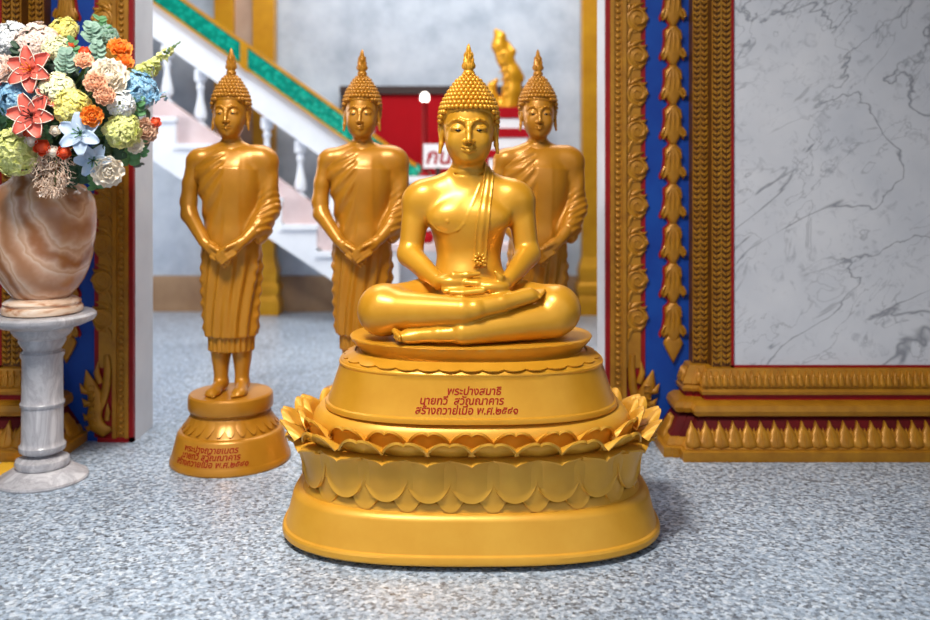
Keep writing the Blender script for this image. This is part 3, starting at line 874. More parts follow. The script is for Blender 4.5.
    def unit(tip=False):
        mb = MB(); mb.relief(outline, Matrix(), .024)
        for dx in (-.022, 0, .022): mb.tube([(dx*.7,-.022,.062),(dx,-.027,.02),(dx*.9,-.024,-.03)], [.004,.006,.002], 6)
        for q in (-1, 1):
            mb.tube([(q*.04,-.02,-.01),(q*.05,-.024,-.03),(q*.055,-.02,-.045),(q*.046,-.02,-.05)], [.006,.007,.006,.003], 6)
            mb.tube([(q*.012,-.022,.074),(q*.03,-.025,.058),(q*.036,-.024,.03)], [.003,.006,.002], 6)
        if tip: mb.relief([(.03,-.06),(.046,-.09),(.034,-.12),(.018,-.15),(0,-.185),(-.018,-.15),(-.034,-.12),(-.046,-.09),(-.03,-.06)], Matrix(), .022)
        else: mb.ball((0,-.01,-.098), (.02,.014,.012), 10, 6); mb.ball((0,-.008,-.085), (.014,.012,.008), 10, 6)
        return mb
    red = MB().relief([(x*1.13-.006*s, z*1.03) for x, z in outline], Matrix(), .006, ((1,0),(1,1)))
    zt = .545; first = None; fr = None; k = 0
    while zt < TOP-.1:
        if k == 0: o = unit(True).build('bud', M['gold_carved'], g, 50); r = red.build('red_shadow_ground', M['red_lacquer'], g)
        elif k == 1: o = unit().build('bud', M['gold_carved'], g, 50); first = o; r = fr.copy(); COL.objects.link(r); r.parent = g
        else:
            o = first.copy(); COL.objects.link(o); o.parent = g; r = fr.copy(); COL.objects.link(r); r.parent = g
        if k == 0: fr = r
        o.location = (0,0,zt); r.location = (0,0,zt); zt += .182; k += 1
    # --- gilded pier with a marble face
    pr = thing('trim_pier_'+side, (mx(e+.53), PF, 0), None, None, None, 'structure')
    locp = lambda o: (setattr(o, 'location', (-mx(e+.53), -PF, 0)), o)[1]
    u0, u1, u2 = e+.382, e+.45, e+.546                                        # outer corner, step, marble edge
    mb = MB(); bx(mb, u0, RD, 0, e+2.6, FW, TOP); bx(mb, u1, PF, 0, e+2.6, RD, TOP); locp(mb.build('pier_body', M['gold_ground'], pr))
    mb = MB(); bx(mb, u2-.012, PF-.012, .37, u2, PF, TOP); bx(mb, u2-.012, PF-.012, .37, e+2.6, PF, .382); locp(mb.build('red_line', M['red_lacquer'], pr))
    mb = MB(); bx(mb, u2, PF-.004, .382, e+2.6, PF, TOP); locp(mb.build('marble_panel', M['veined_marble'], pr))
    # carved braid: columns of small chevrons between plain fillets
    mb = MB()
    def braid(ua, ub, y):
        w = ub-ua; z = .385
        bx(mb, ua, y-.006, .38, ua+w*.09, y, TOP); bx(mb, ub-w*.09, y-.006, .38, ub, y, TOP)
        c = (ua+ub)/2
        while z < TOP-.02:
            for q in (-1, 1):
                p = [(c+q*w*.04, z), (c+q*w*.38, z+.014), (c+q*w*.38, z+.030), (c+q*w*.04, z+.016)]
                mb.add([(mx(a), y, b) for a, b in p]+[(mx(c+(a-c)*.9+q*.001), y-.013, b*.75+.25*(z+.015)) for a, b in p],
                       [(0,1,5,4),(1,2,6,5),(2,3,7,6),(3,0,4,7),(4,5,6,7)])
            z += .026
    braid(u0, u0+.034, RD); braid(u0+.034, u1, RD); braid(u1, u1+.04, PF); braid(u1+.04, u2-.012, PF)
    locp(mb.build('braid_border', M['gold_carved'], pr, 30))
    # stepped base mouldings following the redented corner
    path = [(e+2.6, PF), (u1, PF), (u1, RD-.008), (u1-.03, RD-.008), (u1-.03, RD), (u0, RD), (u0, FW)]
    path = [(mx(a), b) for a, b in path]
    def mould(name, prof, mat):
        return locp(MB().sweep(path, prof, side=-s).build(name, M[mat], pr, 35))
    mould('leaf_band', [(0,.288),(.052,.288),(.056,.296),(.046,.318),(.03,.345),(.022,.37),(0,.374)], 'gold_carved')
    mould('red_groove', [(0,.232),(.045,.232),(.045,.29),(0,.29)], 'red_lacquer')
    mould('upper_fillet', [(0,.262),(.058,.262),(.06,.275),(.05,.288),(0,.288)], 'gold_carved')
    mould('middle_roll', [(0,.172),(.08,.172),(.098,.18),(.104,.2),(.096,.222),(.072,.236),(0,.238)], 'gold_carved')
    mould('lower_red_ground', [(0,.045),(.135,.045),(.128,.09),(.094,.14),(.07,.175),(0,.175)], 'red_shaded')
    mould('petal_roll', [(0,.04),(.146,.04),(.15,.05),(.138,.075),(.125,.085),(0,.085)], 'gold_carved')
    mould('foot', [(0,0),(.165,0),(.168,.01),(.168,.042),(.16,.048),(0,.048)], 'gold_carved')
    # leaf friezes along the front and round the corner
    def frieze(name, off_lo, off_hi, z0, z1, pitch, w):
        mb = MB()
        half = [(0,0),(.42,.06),(.5,.25),(.36,.42),(.40,.5),(.24,.7),(.16,.74),(0,1)]
        ol = half+[(-a, b) for a, b in reversed(half[1:-1])]
        runs = [((u1-off_lo*.8, PF), (e+2.45, PF), 0), ((u1-.03-off_lo*.4, RD-.008), (u1-off_lo*.9, RD-.02), 0)]
        tilt = math.atan2(off_lo-off_hi, z1-z0)
        for (a, b, _) in runs:
            x = a[0]
            while x <= b[0]+1e-6:
                for dx, kk in ((pitch*.5, .72),):
                    Mx = Matrix.Translation((mx(x+dx), a[1]-off_lo+.006, z0)) @ Matrix.Rotation(-tilt, 4, 'X')
                    mb.relief([(p*w*.8, q*(z1-z0)*kk/math.cos(tilt)) for p, q in ol], Mx, .010, ((1,-.3),(1,.45),(.88,.85),(.5,1)))
                Mx = Matrix.Translation((mx(x), a[1]-off_lo, z0)) @ Matrix.Rotation(-tilt, 4, 'X')
                mb.relief([(p*w, q*(z1-z0)/math.cos(tilt)) for p, q in ol], Mx, .014, ((1,-.3),(1,.45),(.88,.85),(.5,1)))
                mb.tube([Mx @ Vector((0,-.013,(z1-z0)*.1)), Mx @ Vector((0,-.016,(z1-z0)*.5)), Mx @ Vector((0,-.008,(z1-z0)*.95))], [.003,.0045,.001], 5)
                x += pitch
            # side faces of the corner
        n = 4
        for i in range(n):
            y = RD+.0+(FW-RD)*(i+.2)/n-off_lo*.35
            Mx = Matrix.Translation((mx(u0-off_lo), y, z0)) @ Matrix.Rotation(-s*PI/2, 4, 'Z') @ Matrix.Rotation(-tilt, 4, 'X')
            mb.relief([(p*w*.9, q*(z1-z0)) for p, q in ol], Mx, .012, ((1,-.3),(1,.4),(.8,.85),(.45,1)))
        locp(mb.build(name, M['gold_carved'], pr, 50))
    frieze('pointed_leaves', .146, .092, .050, .160, .060, .068)
    frieze('small_leaves', .054, .03, .292, .362, .03, .027)
build_side(1); build_side(-1)

# ================================================================ REAR HALL
def column(px0, pxm0, pxm1, px1, d, y0, label, open_right):
    c = W((px0+px1)/2, 0, d).x
    t = thing('gilded_pilaster', (c, d, 0), label, 'pilaster')
    k = d/F_PX; hw = (px1-px0)/2*k
    MB().box((-hw+.02,-.03,0), (hw-.02,.06,3.9)).build('stone_panel', M['tan_panel'], t)
    for a, b in ((px0, pxm0), (pxm1, px1)):
        x0 = (a-465)*k-c; x1 = (b-465)*k-c
        MB().box((x0,-.09,0), (x1,.05,3.9)).build('gold_edge', M['gold_bright'], t)
    mb = MB(); path = [(hw, .05), (hw, -.09), (-hw, -.09), (-hw, .05)]
    mb.sweep(path, [(0,0),(.05,0),(.055,.1),(.04,.14),(.03,.17),(.05,.2),(.05,.25),(.025,.28),(.03,.34),(.035,.38),(.02,.42),(.0,.5)], side=-1)
    mb.build('base', M['gold_bright'], t)
    return t
column(217, 236, 255, 276, 7.9, 0, 'gold-edged stone pilaster behind the green stair rail', False)
column(581, 603, 640, 662, 7.9, 0, 'gold pilaster on the rear wall at the right edge of the doorway opening', True)

# ---- staircase
SD = 7.25
def sx(px): return W(px, 0, SD).x
def szv(py): return W(0, py, SD).z
def build_stairs():
    t = thing('staircase', (sx(250), SD, 0), 'white staircase descending to the right with a green scaled handrail', 'staircase')
    o = Vector((sx(250), SD, 0))
    def A(px, py, dy=0): p = W(px, py, SD); return (p.x-o.x, dy, p.z)
    def band(name, mat, pts, y0, y1, parent=t):
        a = [A(px, py) for px, py in pts]
        mb = MB(); mb.rings([[(p[0], y, p[2]) for p in a] for y in (y0, y1)])
        return mb.build(name, M[mat], parent, 30)
    # flight: stepped side, closed underneath by a sloping soffit
    top, bot = [], []
    n = 16; rise, going = 27.0, 35.3                                          # in pixels at the stair's depth
    px, py = 316+35.3*2, 226+27*2
    pts = []
    x, y = px, py+27
    pts.append((x+4, y+8))
    for i in range(n):
        pts.append((x, y)); pts.append((x, y-rise)); x -= going; y -= rise
        tread = MB(); a = A(x, y); b = A(x+going+1.5, y)
        tread.box((a[0],-.025,a[2]-.03), (b[0],.5,a[2]+.012)).build('step', M['stair_white'], t)
    pts.append((x, y+64)); pts.append((px-6, py+27+6))
    band('flight', 'stair_white', pts, 0, .48)
    sl = .712
    def slope(name, mat, x0, y0, x1, th, ya, yb, par=t): return band(name, mat, [(x0, y0), (x1, y0+(x1-x0)*sl), (x1, y0+(x1-x0)*sl+th), (x0, y0+th)], ya, yb, par)
    slope('stringer', 'stair_pink', 0, 102-168*sl, 398, 40, .06, .2)
    slope('rail_beam', 'stair_white', 0, 28-196*sl, 402, 40, .03, .23)
    rail = slope('handrail', 'green', 0, 4-188*sl, 416, 24, -.01, .27)
    slope('gold_lower_edge', 'gold_bright', 0, 25.5-188*sl, 416, 3, -.025, .28, rail)
    slope('gold_upper_edge', 'gold_bright', 0, 2-188*sl, 416, 3.2, -.02, .27, rail)
    # end of the rail curls down to the floor
    c = A(416, 4+(416-188)*sl+12)
    mb = MB(); mb.tube([(c[0]-.06,.13,c[2]+.04),(c[0]+.03,.13,c[2]-.03),(c[0]+.1,.13,c[2]-.14),(c[0]+.12,.13,c[2]-.3),(c[0]+.1,.13,c[2]-.5)], [.11,.115,.11,.1,.08], 14); mb.build('rail_end', M['green'], rail, 60)
    for px in (245,): slope('gold_band', 'gold_bright', px-4, 4+(px-4-188)*sl-2, px+3, 28, -.03, .28, rail)
    # turned balusters
    prof = [(.05,0),(.05,.05),(.03,.06),(.026,.085),(.045,.1),(.05,.14),(.04,.19),(.026,.26),(.022,.33),(.036,.35),(.026,.37),(.03,.4),(.05,.41),(.05,.5)]
    for i in range(8):
        x = 128+33.9*i; y = 102+(x-168)*sl+6; b = A(x, y)
        MB().lathe(prof, 20, (b[0], .13, b[2]-.02)).build('baluster', M['stair_white'], t)
build_stairs()

# ---- red altar corner behind the statues
def altar():
    d = 7.84
    a, b = W(340, 92, d), W(541, 300, d)
    t = thing('red_backdrop', ((a.x+b.x)/2, d, 0), 'deep red backdrop panel with a dark top edge behind the statues', 'backdrop')
    hw = (b.x-a.x)/2
    MB().box((-hw+.3,0,W(0,180,d).z), (hw,.05,a.z)).build('panel', M['red_backdrop'], t)
    MB().box((-hw,-.03,a.z-.02), (hw+.02,.07,a.z+.05)).build('top_rail', M['dark_wood'], t)
    MB().box((-hw,-.0,0), (-hw+.06,.07,a.z-.02)).build('post', M['dark_wood'], t)
    # altar table
    p = W(468, 176, 7.2); t = thing('altar_table', (p.x, 7.2, 0), 'white altar table behind the seated statue carrying the sign and box', 'table')
    MB().box((-.55,-.2,.12), (.55,.22,p.z-.05)).build('front_panel', M['jamb_white'], t)
    MB().box((-.62,-.25,p.z-.05), (.62,.25,p.z)).build('tabletop', M['white_board'], t)
    for x in (-.56, .56):
        for y in (-.2, .2): MB().box((x-.04,y-.04,0), (x+.04,y+.04,p.z-.05)).build('leg', M['white_board'], t)
    zt = p.z
    # offering box with red stripes, right of the seated head
    q0, q1 = W(489, 118, 7.2), W(527, 160, 7.2)
    t = thing('offering_box', ((q0.x+q1.x)/2, 7.2, zt), 'white box with red stripes behind the seated statue\'s left ear', 'box')
    w = (q1.x-q0.x)/2
    MB().box((-w,-.12,0), (w,.12,q0.z-zt)).build('body', M['white_board'], t)
    for y0, y1 in ((108,119),(129,138),(150,158)):
        z0, z1 = W(0,y1,7.2).z-zt, W(0,y0,7.2).z-zt; MB().box((-w-.006,-.128,z0), (w+.006,.128,z1)).build('red_stripe', M['red_backdrop'], t)
    ztop = W(0,108,7.2).z
    # flame ornament standing on it
    t = thing('flame_ornament', (W(507,0,7.2).x, 7.2, ztop), 'gilded rising naga-like flame ornament above the red altar', 'ornament')
    k = 7.2/F_PX
    def P(px, py, y=0): return ((px-507)*k, y, (170-py)*k+1.25-ztop)
    F = Field((-.25,-.1,-.02), (.2,.1,.72), .008)
    F.chain([P(508,112), P(512,92), P(512,74), P(505,58), P(499,46), P(500,37), P(496,31)], [.085,.075,.07,.065,.055,.045,.02], k=.03)
    F.chain([P(500,106), P(491,96), P(492,86), P(497,80)], [.05,.045,.035,.015], k=.02)
    F.chain([P(512,88), P(519,78), P(516,66)], [.05,.04,.012], k=.02)
    F.chain([P(505,60), P(512,52), P(508,42)], [.04,.03,.01], k=.02)
    field_obj('flame_body', [F], M['gold_bright'], t)
    mb = MB()
    for i in range(7):
        c = P(510-1.2*i, 104-8*i, -.07); mb.tube([(c[0]-.05,c[1]+.01,c[2]-.01),(c[0],c[1],c[2]+.012),(c[0]+.05,c[1]+.01,c[2]-.01)], [.006,.012,.006], 6)
    mb.build('scale_ridges', M['gold_bright'], t)
    # sign plate
    q = W(438, 156, 7.1); t = thing('sign_plate', (q.x, 7.1, zt), 'small white sign with red characters left of the seated head', 'sign')
    MB().box((-.115,0,q.z-.095-zt), (.115,.02,q.z+.095-zt)).build('plate', M['white_board'], t)
    MB().box((-.02,.0,0), (.02,.02,q.z-.09-zt)).build('stand', M['dark_wood'], t)
    V, Fc = text_mesh([('กน', 0)], .17, .1)
    MB().add([(x, -.004, q.z-.06-zt+z) for x, z in V], Fc).build('characters', M['red_backdrop'], t, None)
    # candle lamp
    q = W(426, 98, 7.15); t = thing('candle_lamp', (q.x-.01, 7.15, zt), 'glowing white bulb on a dark red candle pole', 'lamp')
    MB().lathe([(.05,0),(.05,.02),(.026,.03),(.024,q.z-zt-.05),(.03,q.z-zt-.04),(.03,q.z-zt-.03)], 16).build('pole', M['red_lacquer'], t)
    MB().ball((0,0,q.z-zt+.0), (.036,.036,.046), 16, 10).build('bulb', M['glow'], t, 180)
    b0 = W(455, 243, 6.75); t = thing('altar_step', (b0.x, 6.75, 0), 'low pale step bench in front of the white altar table', 'bench')
    MB().box((-.5,-.14,b0.z-.05), (.5,.14,b0.z)).build('seat_board', M['stair_pink'], t)
    for x in (-.45, .45): MB().box((x-.04,-.12,0), (x+.04,.12,b0.z-.05)).build('leg', M['white_board'], t)
    # jars on the step
    for i, (px, h, lab) in enumerate(((427, .09, 'small red jar on the pale step bench by the seated arm'), (412, .12, 'small white jar on the pale step bench between two statues'))):
        q = W(px, 0, 6.75); mat = 'red_backdrop' if i == 0 else 'white_board'
        j = MB().lathe([(.03,0),(.045,.01),(.055,h*.5),(.04,h*.85),(.045,h)], 20).build('offering_jar', M[mat], None); j.location = (q.x, 6.75, b0.z); tag(j, lab, 'jar')
altar()

# ================================================================ FLOWER STAND, VASE
SDP = 3.66; SXC = W(42.5, 0, SDP).x
def stand():
    t = thing('flower_stand', (SXC, SDP, 0), 'turned grey marble pedestal stand carrying the flower vase', 'stand')
    MB().lathe([(.172,0),(.175,.006),(.172,.014),(.15,.026),(.125,.042),(.105,.052)], 56).build('foot', M['stand_marble'], t)
    MB().lathe([(.07,.05),(.098,.055),(.104,.07),(.1,.085),(.075,.098),(.055,.104),(.055,.115),(.085,.118)], 48).build('lower_ring', M['stand_marble'], t)
    MB().lathe([(.083,.116),(.088,.125),(.0885,.14),(.081,.148),(.079,.16),(.0785,.295),(.083,.3),(.084,.312),(.079,.318),(.078,.34),(.077,.49),(.083,.5),(.083,.515)], 48).build('column', M['stand_marble'], t)
    MB().lathe([(.075,.513),(.07,.525),(.08,.54),(.09,.56),(.088,.57),(.105,.585),(.115,.6),(.118,.615)], 48).build('capital', M['stand_marble'], t)
    MB().lathe([(.11,.612),(.16,.625),(.195,.64),(.204,.652),(.204,.664),(.196,.672),(.02,.672)], 64).build('round_top', M['stand_marble'], t)
    v = thing('vase', (SXC, SDP, .672), 'brown onyx vase with pale veins, filled with flowers, on the marble stand', 'vase')
    MB().lathe([(.14,0),(.152,.006),(.155,.02),(.149,.032),(.143,.034),(.147,.046),(.134,.056),(.112,.066)], 56).build('foot_ring', M['onyx_foot'], v)
    MB().lathe([(.105,.062),(.112,.072),(.134,.1),(.158,.135),(.177,.182),(.19,.23),(.2,.3),(.2055,.37),(.2045,.42),(.198,.455),(.183,.487),(.158,.515),(.125,.535),(.112,.55),(.108,.58),(.115,.61),(.135,.63),(.128,.63),(.1,.60),(.095,.55)], 72).build('body', M['onyx'], v, 60)
    return v
stand()
m_ = MB(); a_ = W(-30, 0, 3.6).x; b_ = W(27, 0, 3.6).x
tag(MB().box((a_, 3.53, 0), (b_, 3.85, .006)).build('floor_mat', M['yellow_mat']), 'golden yellow mat lying on the floor behind the marble stand', 'mat')
# ================================================================ THE BOUQUET
rnd = random.Random(7)
def fcol(name, a, b, scale=40, rough=.55):
    var(name, a, b, scale, rough); mm = M[name]
    mm.node_tree.nodes['Principled BSDF'].inputs['Subsurface Weight'].default_value = .0
for nm, a, b in (('f_lily','DC5547','EA7460'),('f_cream','F1E3CC','F8EFE0'),('f_white','E9EEF2','F8F8F4'),('f_blue','69A8D0','B5D8EC'),('f_paleblue','A9C2DE','CBD8EA'),
                 ('f_yellow','EFE062','FAF3A8'),('f_paleyellow','EFEFB8','F6F4D2'),('f_lime','D0D66C','ECEBAA'),('f_peach','F0AE86','F8CFAF'),('f_blush','F3D5C4','FAE9DE'),
                 ('f_orange','EE7A1C','F69A2E'),('f_redorange','DD3F17','F0622A'),('f_tan','CDA183','DDB79B'),('f_astilbe','E0C0A6','EFD8C4'),
                 ('g_dark','1F3E26','33573A'),('g_mid','3F7A4C','6A9E62'),('g_euca','6F9580','A9C6B4'),('g_stem','4A6B32','6B8A48')):
    fcol(nm, a, b)
VMOUTH = Vector((SXC, SDP, 1.27)); BC = Vector((W(62, 0, SDP).x, SDP-.02, 1.44))
def petal(mb, M4, L, w, curl=.3, cup=.2, tip=1.0, th=.0012, nu=4, nv=5, ruffle=0):
    """one petal along local +z-out: grows along y, faces z"""
    def fn(u, v):
        ww = w*(math.sin(PI*min(1, .12+.80*v**.8))**.75)*(1 if tip else 1)
        z = curl*L*v*v+cup*w*u*u+ruffle*w*math.sin(u*7+v*3)*v
        return M4 @ Vector((u*ww, L*v, z))
    mb.sheet(fn, nu, nv, th)
def rotz(a): return Matrix.Rotation(a, 4, 'Z')
def rotx(a): return Matrix.Rotation(a, 4, 'X')
def stem_of(root, pos, R):
    """stem running back into the vase mouth, in the flower's own frame"""
    inv = (Matrix.Translation(pos) @ R.to_4x4()).inverted()
    back = pos-(R @ Vector((0,0,1)))*.05
    mouth = VMOUTH+Vector((rnd.uniform(-.06,.06), rnd.uniform(-.06,.06), 0)); low = Vector((mouth.x*.6+VMOUTH.x*.4, mouth.y*.6+VMOUTH.y*.4, 1.2))
    mid = back*.5+mouth*.5+Vector((0,0,.03)); 
    MB().tube([inv @ p for p in (pos, back, mid, mouth, low)], .0032, 6).build('stem', M['g_stem'], root, 180)
def place(name, label, cat, px, py, lift=0.0, tilt=None, group='artificial flowers in the onyx vase'):
    # depth from the rounded front of the bouquet
    p = W(px, py, SDP-.2); dx, dz = (p.x-BC.x)/.50, (p.z-BC.z)/.40
    q = max(0.0, 1-dx*dx-dz*dz); d = BC.y-.30*math.sqrt(q)-lift
    pos = W(px, py, d)
    n = Vector(((pos.x-BC.x)/.50*.8, -.35-.8*math.sqrt(q), (pos.z-BC.z)/.40*.8+.12)) if tilt is None else Vector(tilt)
    R = frame_from(n)
    t = thing(name, pos, label, cat, group); t.rotation_euler = R.to_euler()
    stem_of(t, pos, R)
    return t, pos, R
def lily(px, py, dia, mat, label, spin=0, throat='f_orange', lift=.05, tilt=None):
    t, pos, R = place('lily', label, 'flower', px, py, lift, tilt); r = S(dia, 3.4)/2
    for i in range(6):
        mb = MB(); petal(mb, rotz(spin+i*PI/3) @ rotx(.32 if i % 2 else .42) @ Matrix.Translation((0,.004,-.002*(i % 2))), r*1.08, r*(.40 if i % 2 else .36), -.22, .35, 1, .0014, 6, 8)
        pt = mb.build('petal', M[mat], t, 180)
        if mat == 'f_lily':                                                    # cream margin of each petal
            for q in (-1, 1):
                e = []
                for k in range(3, 11):
                    v = k/10; w = r*(.40 if i % 2 else .36)*math.sin(PI*min(1,.12+.80*v**.8))**.75
                    e.append(rotz(spin+i*PI/3) @ rotx(.32 if i % 2 else .42) @ Vector((q*w*.96, .004+r*1.08*v, -.22*r*1.08*v*v+.35*r*(.40 if i % 2 else .36)*.92+.0008)))
                mb2 = MB().tube(e, [.0017]*len(e), 5)
                mb2.build('petal_margin', M['f_cream'], pt, 180)
    mb = MB()
    for i in range(6):
        a = i*PI/3+.3; mb.tube([(0,0,0),(.012*math.cos(a),.012*math.sin(a),.03),(.018*math.cos(a),.018*math.sin(a),.045)], [.0018,.0018,.003], 5)
    mb.build('stamens', M[throat], t, 180)
def cluster(px, py, dia, mat, label, n=46, fl=.0205, lift=0, name='hydrangea', flat=.75, core=None, tilt=None):
    t, pos, R = place(name, label, 'flower', px, py, lift, tilt); r = S(dia, 3.4)/2
    mb = MB(); eye = MB()
    for i in range(n):
        ph = math.acos(1-(i+.5)/n*1.25); th = i*2.39996
        d = Vector((math.sin(ph)*math.cos(th), math.sin(ph)*math.sin(th), math.cos(ph)))
        c = Vector((d.x*r, d.y*r, d.z*r*flat))*rnd.uniform(.86, 1.02)
        Fm = Matrix.Translation(c) @ frame_from(d+Vector((rnd.uniform(-.3,.3), rnd.uniform(-.3,.3), rnd.uniform(-.1,.3)))).to_4x4() @ rotz(rnd.uniform(0, 6))
        q = fl*rnd.uniform(.85, 1.15)
        for k in range(4): petal(mb, Fm @ rotz(k*PI/2) @ rotx(.28), q, q*.62, -.15, .25, 1, .0008, 2, 3)
        eye.ball(Fm @ Vector((0,0,.002)), .0022, 6, 4)
    mb.build('florets', M[mat], t, 180)
    eye.ball((0,0,-r*.1), (r*.8,r*.8,r*.55), 14, 8); eye.build('floret_hearts', M[core or mat], t, 180)
def ruffled(px, py, dia, mat, label, layers=5, name='peony', ruffle=.12, heart=None, lift=0, tilt=None):
    t, pos, R = place(name, label, 'flower', px, py, lift, tilt); r = S(dia, 3.4)/2
    mb = MB()
    for l in range(layers):
        f = l/(layers-1); k = 8-l if l < 3 else 5; ang = .12+1.15*f
        for i in range(k):
            petal(mb, rotz(2*PI*i/k+l*.7+rnd.uniform(-.1,.1)) @ Matrix.Translation((0,r*.05*(1-f),.004+r*.10*f)) @ rotx(ang), r*(1.02-.38*f), r*(.52-.2*f), .22, .45, 1, .001, 5, 5, ruffle)
    mb.build('petals', M[mat], t, 180)
    MB().ball((0,0,r*.28), (r*.28,r*.28,r*.3), 10, 6).build('heart', M[heart or mat], t, 180)
def bud(px, py, dia, mat, label, lift=.03, name='rosebud'):
    t, pos, R = place(name, label, 'flower', px, py, lift); r = S(dia, 3.4)/2
    mb = MB(); mb.ball((0,0,r*.3), (r*.72,r*.72,r*.95), 12, 8)
    for l in range(2):
        for i in range(5): petal(mb, rotz(i*2*PI/5+l*.6) @ Matrix.Translation((0,r*.25,-r*.3)) @ rotx(.95-.3*l), r*1.25, r*.62, .3, .5, 1, .001, 4, 4)
    mb.build('petals', M[mat], t, 180)
    g = MB()
    for i in range(5): petal(g, rotz(i*2*PI/5) @ Matrix.Translation((0,r*.1,-r*.5)) @ rotx(.6), r*.95, r*.22, .2, .1, 1, .001, 2, 3)
    g.build('sepals', M['g_mid'], t, 180)
def sprig(px, py, mat, label, n=9, leaf=.026, length=.16, tilt=None, round_=True, lift=.0, spread=1.0):
    t, pos, R = place('leaf_sprig', label, 'foliage', px, py, lift, tilt)
    mb = MB(); st = MB(); st.tube([(0,0,-.04),(0,.0,.02),(0,length*.3,length*.22),(0,length*.62,length*.3)], [.0025,.0022,.0018,.001], 5); st.build('twig', M['g_stem'], t, 180)
    for i in range(n):
        f = i/(n-1); s = (-1)**i
        c = Matrix.Translation((0, length*.62*f-.02, .012+length*.26*f)) @ rotz(s*(1.2-.5*f)*spread+rnd.uniform(-.3,.3)) @ rotx(rnd.uniform(.1,.7))
        L = leaf*rnd.uniform(.8,1.2)*(1.1-.35*f)
        petal(mb, c, L*1.25, L*(.72 if round_ else .46), -.1, .2, 1, .0009, 4, 5)
    mb.build('leaves', M[mat], t, 180)
def berry(px, py, dia, mat, label): bud(px, py, dia, mat, label, .045, 'small_blossom')
# --- hydrangeas and other round heads
cluster(8, 40, 40, 'f_white', 'white hydrangea head at the upper left edge of the bouquet', 44)
cluster(37, 44, 44, 'f_blush', 'blush pink hydrangea head above the upper salmon lily', 50, lift=.01)
cluster(64, 30, 26, 'f_yellow', 'yellow blossom cluster topmost in the bouquet', 26, .019, lift=.0)
cluster(57, 49, 25, 'f_paleyellow', 'pale yellow blossom cluster just beneath the topmost yellow one', 26, .019, lift=.04)
cluster(104, 36, 26, 'g_euca', 'grey-green blossom cluster at the upper right of the bouquet', 24, .02)
cluster(18, 99, 40, 'f_blue', 'blue hydrangea head between the two salmon lilies at the left', 50, lift=.01)
cluster(57, 91, 34, 'f_paleyellow', 'pale cream-yellow hydrangea head in the middle of the bouquet', 40, lift=.04)
cluster(72, 107, 34, 'f_yellow', 'bright yellow hydrangea head in the middle, above the pale star lily', 42, lift=.05)
cluster(15, 152, 44, 'f_lime', 'lime green hydrangea head low at the left above the vase shoulder', 50, .025, lift=.03)
cluster(122, 131, 34, 'f_lime', 'lime green hydrangea head low at the right of the bouquet', 34, .022, lift=.05)
cluster(137, 91, 38, 'f_blue', 'blue hydrangea head at the right edge beneath the lime spike', 42, lift=.02)
cluster(121, 104, 26, 'f_white', 'off-white hydrangea head left of the right-hand blue one', 28, .018, lift=.06, core='f_lime')
cluster(4, 118, 22, 'g_mid', 'small green flower cluster at the far left under the blue hydrangea', 16, .018)
# --- peonies, carnations, roses
ruffled(108, 80, 38, 'f_cream', 'large cream-white peony right of centre', 6, 'peony', .08, 'f_blush', .04)
ruffled(4, 74, 34, 'f_blush', 'pale blush rose at the far left edge beside the upper lily', 5, 'rose', .05, None, .03)
ruffled(95, 85, 22, 'f_peach', 'peach carnation in front of the white peony', 5, 'carnation', .25, None, .10)
ruffled(104, 97, 20, 'f_peach', 'second peach carnation, just below the white peony', 5, 'carnation', .25, None, .10)
ruffled(84, 63, 18, 'f_peach', 'little peach blossom under the red-orange buds', 4, 'carnation', .2, None, .05)
ruffled(143, 131, 26, 'f_tan', 'tan rose at the lower right edge of the bouquet', 5, 'rose', .05, None, .02)
ruffled(134, 145, 17, 'f_cream', 'small cream rose below the tan rose', 4, 'rose', .05, None, .05)
ruffled(107, 170, 31, 'f_cream', 'open cream bell flower lowest at the right of the bouquet', 4, 'bell_flower', .03, None, .06)
ruffled(119, 52, 25, 'f_orange', 'orange gladiolus bloom at the upper right by the gold border', 4, 'gladiolus', .08, 'f_redorange', .03)
ruffled(124, 64, 18, 'f_orange', 'smaller orange bloom under the upper right gladiolus', 4, 'gladiolus', .08, 'f_redorange', .03)
ruffled(92, 117, 21, 'f_orange', 'orange gladiolus bloom right of the yellow hydrangea', 4, 'gladiolus', .1, 'f_redorange', .09)
# --- lilies
lily(31, 70, 41, 'f_lily', 'salmon lily with cream margins, upper one at the left', .15, 'f_orange', .08, (-.05,-1,.12))
lily(32, 116, 40, 'f_lily', 'salmon lily with cream margins, lower one at the left', .4, 'dark_wood', .09, (.05,-1,.1))
lily(46, 98, 20, 'f_lily', 'small half-hidden salmon lily between the yellow and blue heads', .8, 'dark_wood', .07)
lily(81, 134, 37, 'f_paleblue', 'pale blue star lily below the yellow hydrangea', .1, 'g_mid', .09, (.05,-1,.1))
lily(93, 160, 30, 'f_paleblue', 'pale blue lily lower down beside the cream bell flower', .5, 'g_mid', .06)
# --- buds
for px, py, d, mt, lab in ((71, 47, 11, 'f_redorange', 'red-orange bud beside the pale yellow cluster'), (85, 54, 12, 'f_redorange', 'red-orange bud high at the centre right'), (90, 62, 9, 'f_redorange', 'tiny red-orange bud beneath a larger one at the centre right'),
        (44, 147, 17, 'f_redorange', 'red-orange rose above the hanging astilbe'), (65, 152, 14, 'f_redorange', 'red-orange rosebud right of the cream bud'), (32, 133, 13, 'f_redorange', 'red-orange rosebud under the lower salmon lily'),
        (23, 131, 12, 'f_tan', 'tan bud left of the red-orange rosebud under the lily'), (33, 140, 13, 'f_cream', 'cream bud over the lime green hydrangea'), (56, 131, 11, 'f_cream', 'cream bud left of the pale star lily'),
        (54, 151, 12, 'f_cream', 'cream rosebud between two red-orange roses'), (154, 123, 12, 'f_redorange', 'single red-orange bud sticking out at the far right')):
    berry(px, py, d, mt, lab)
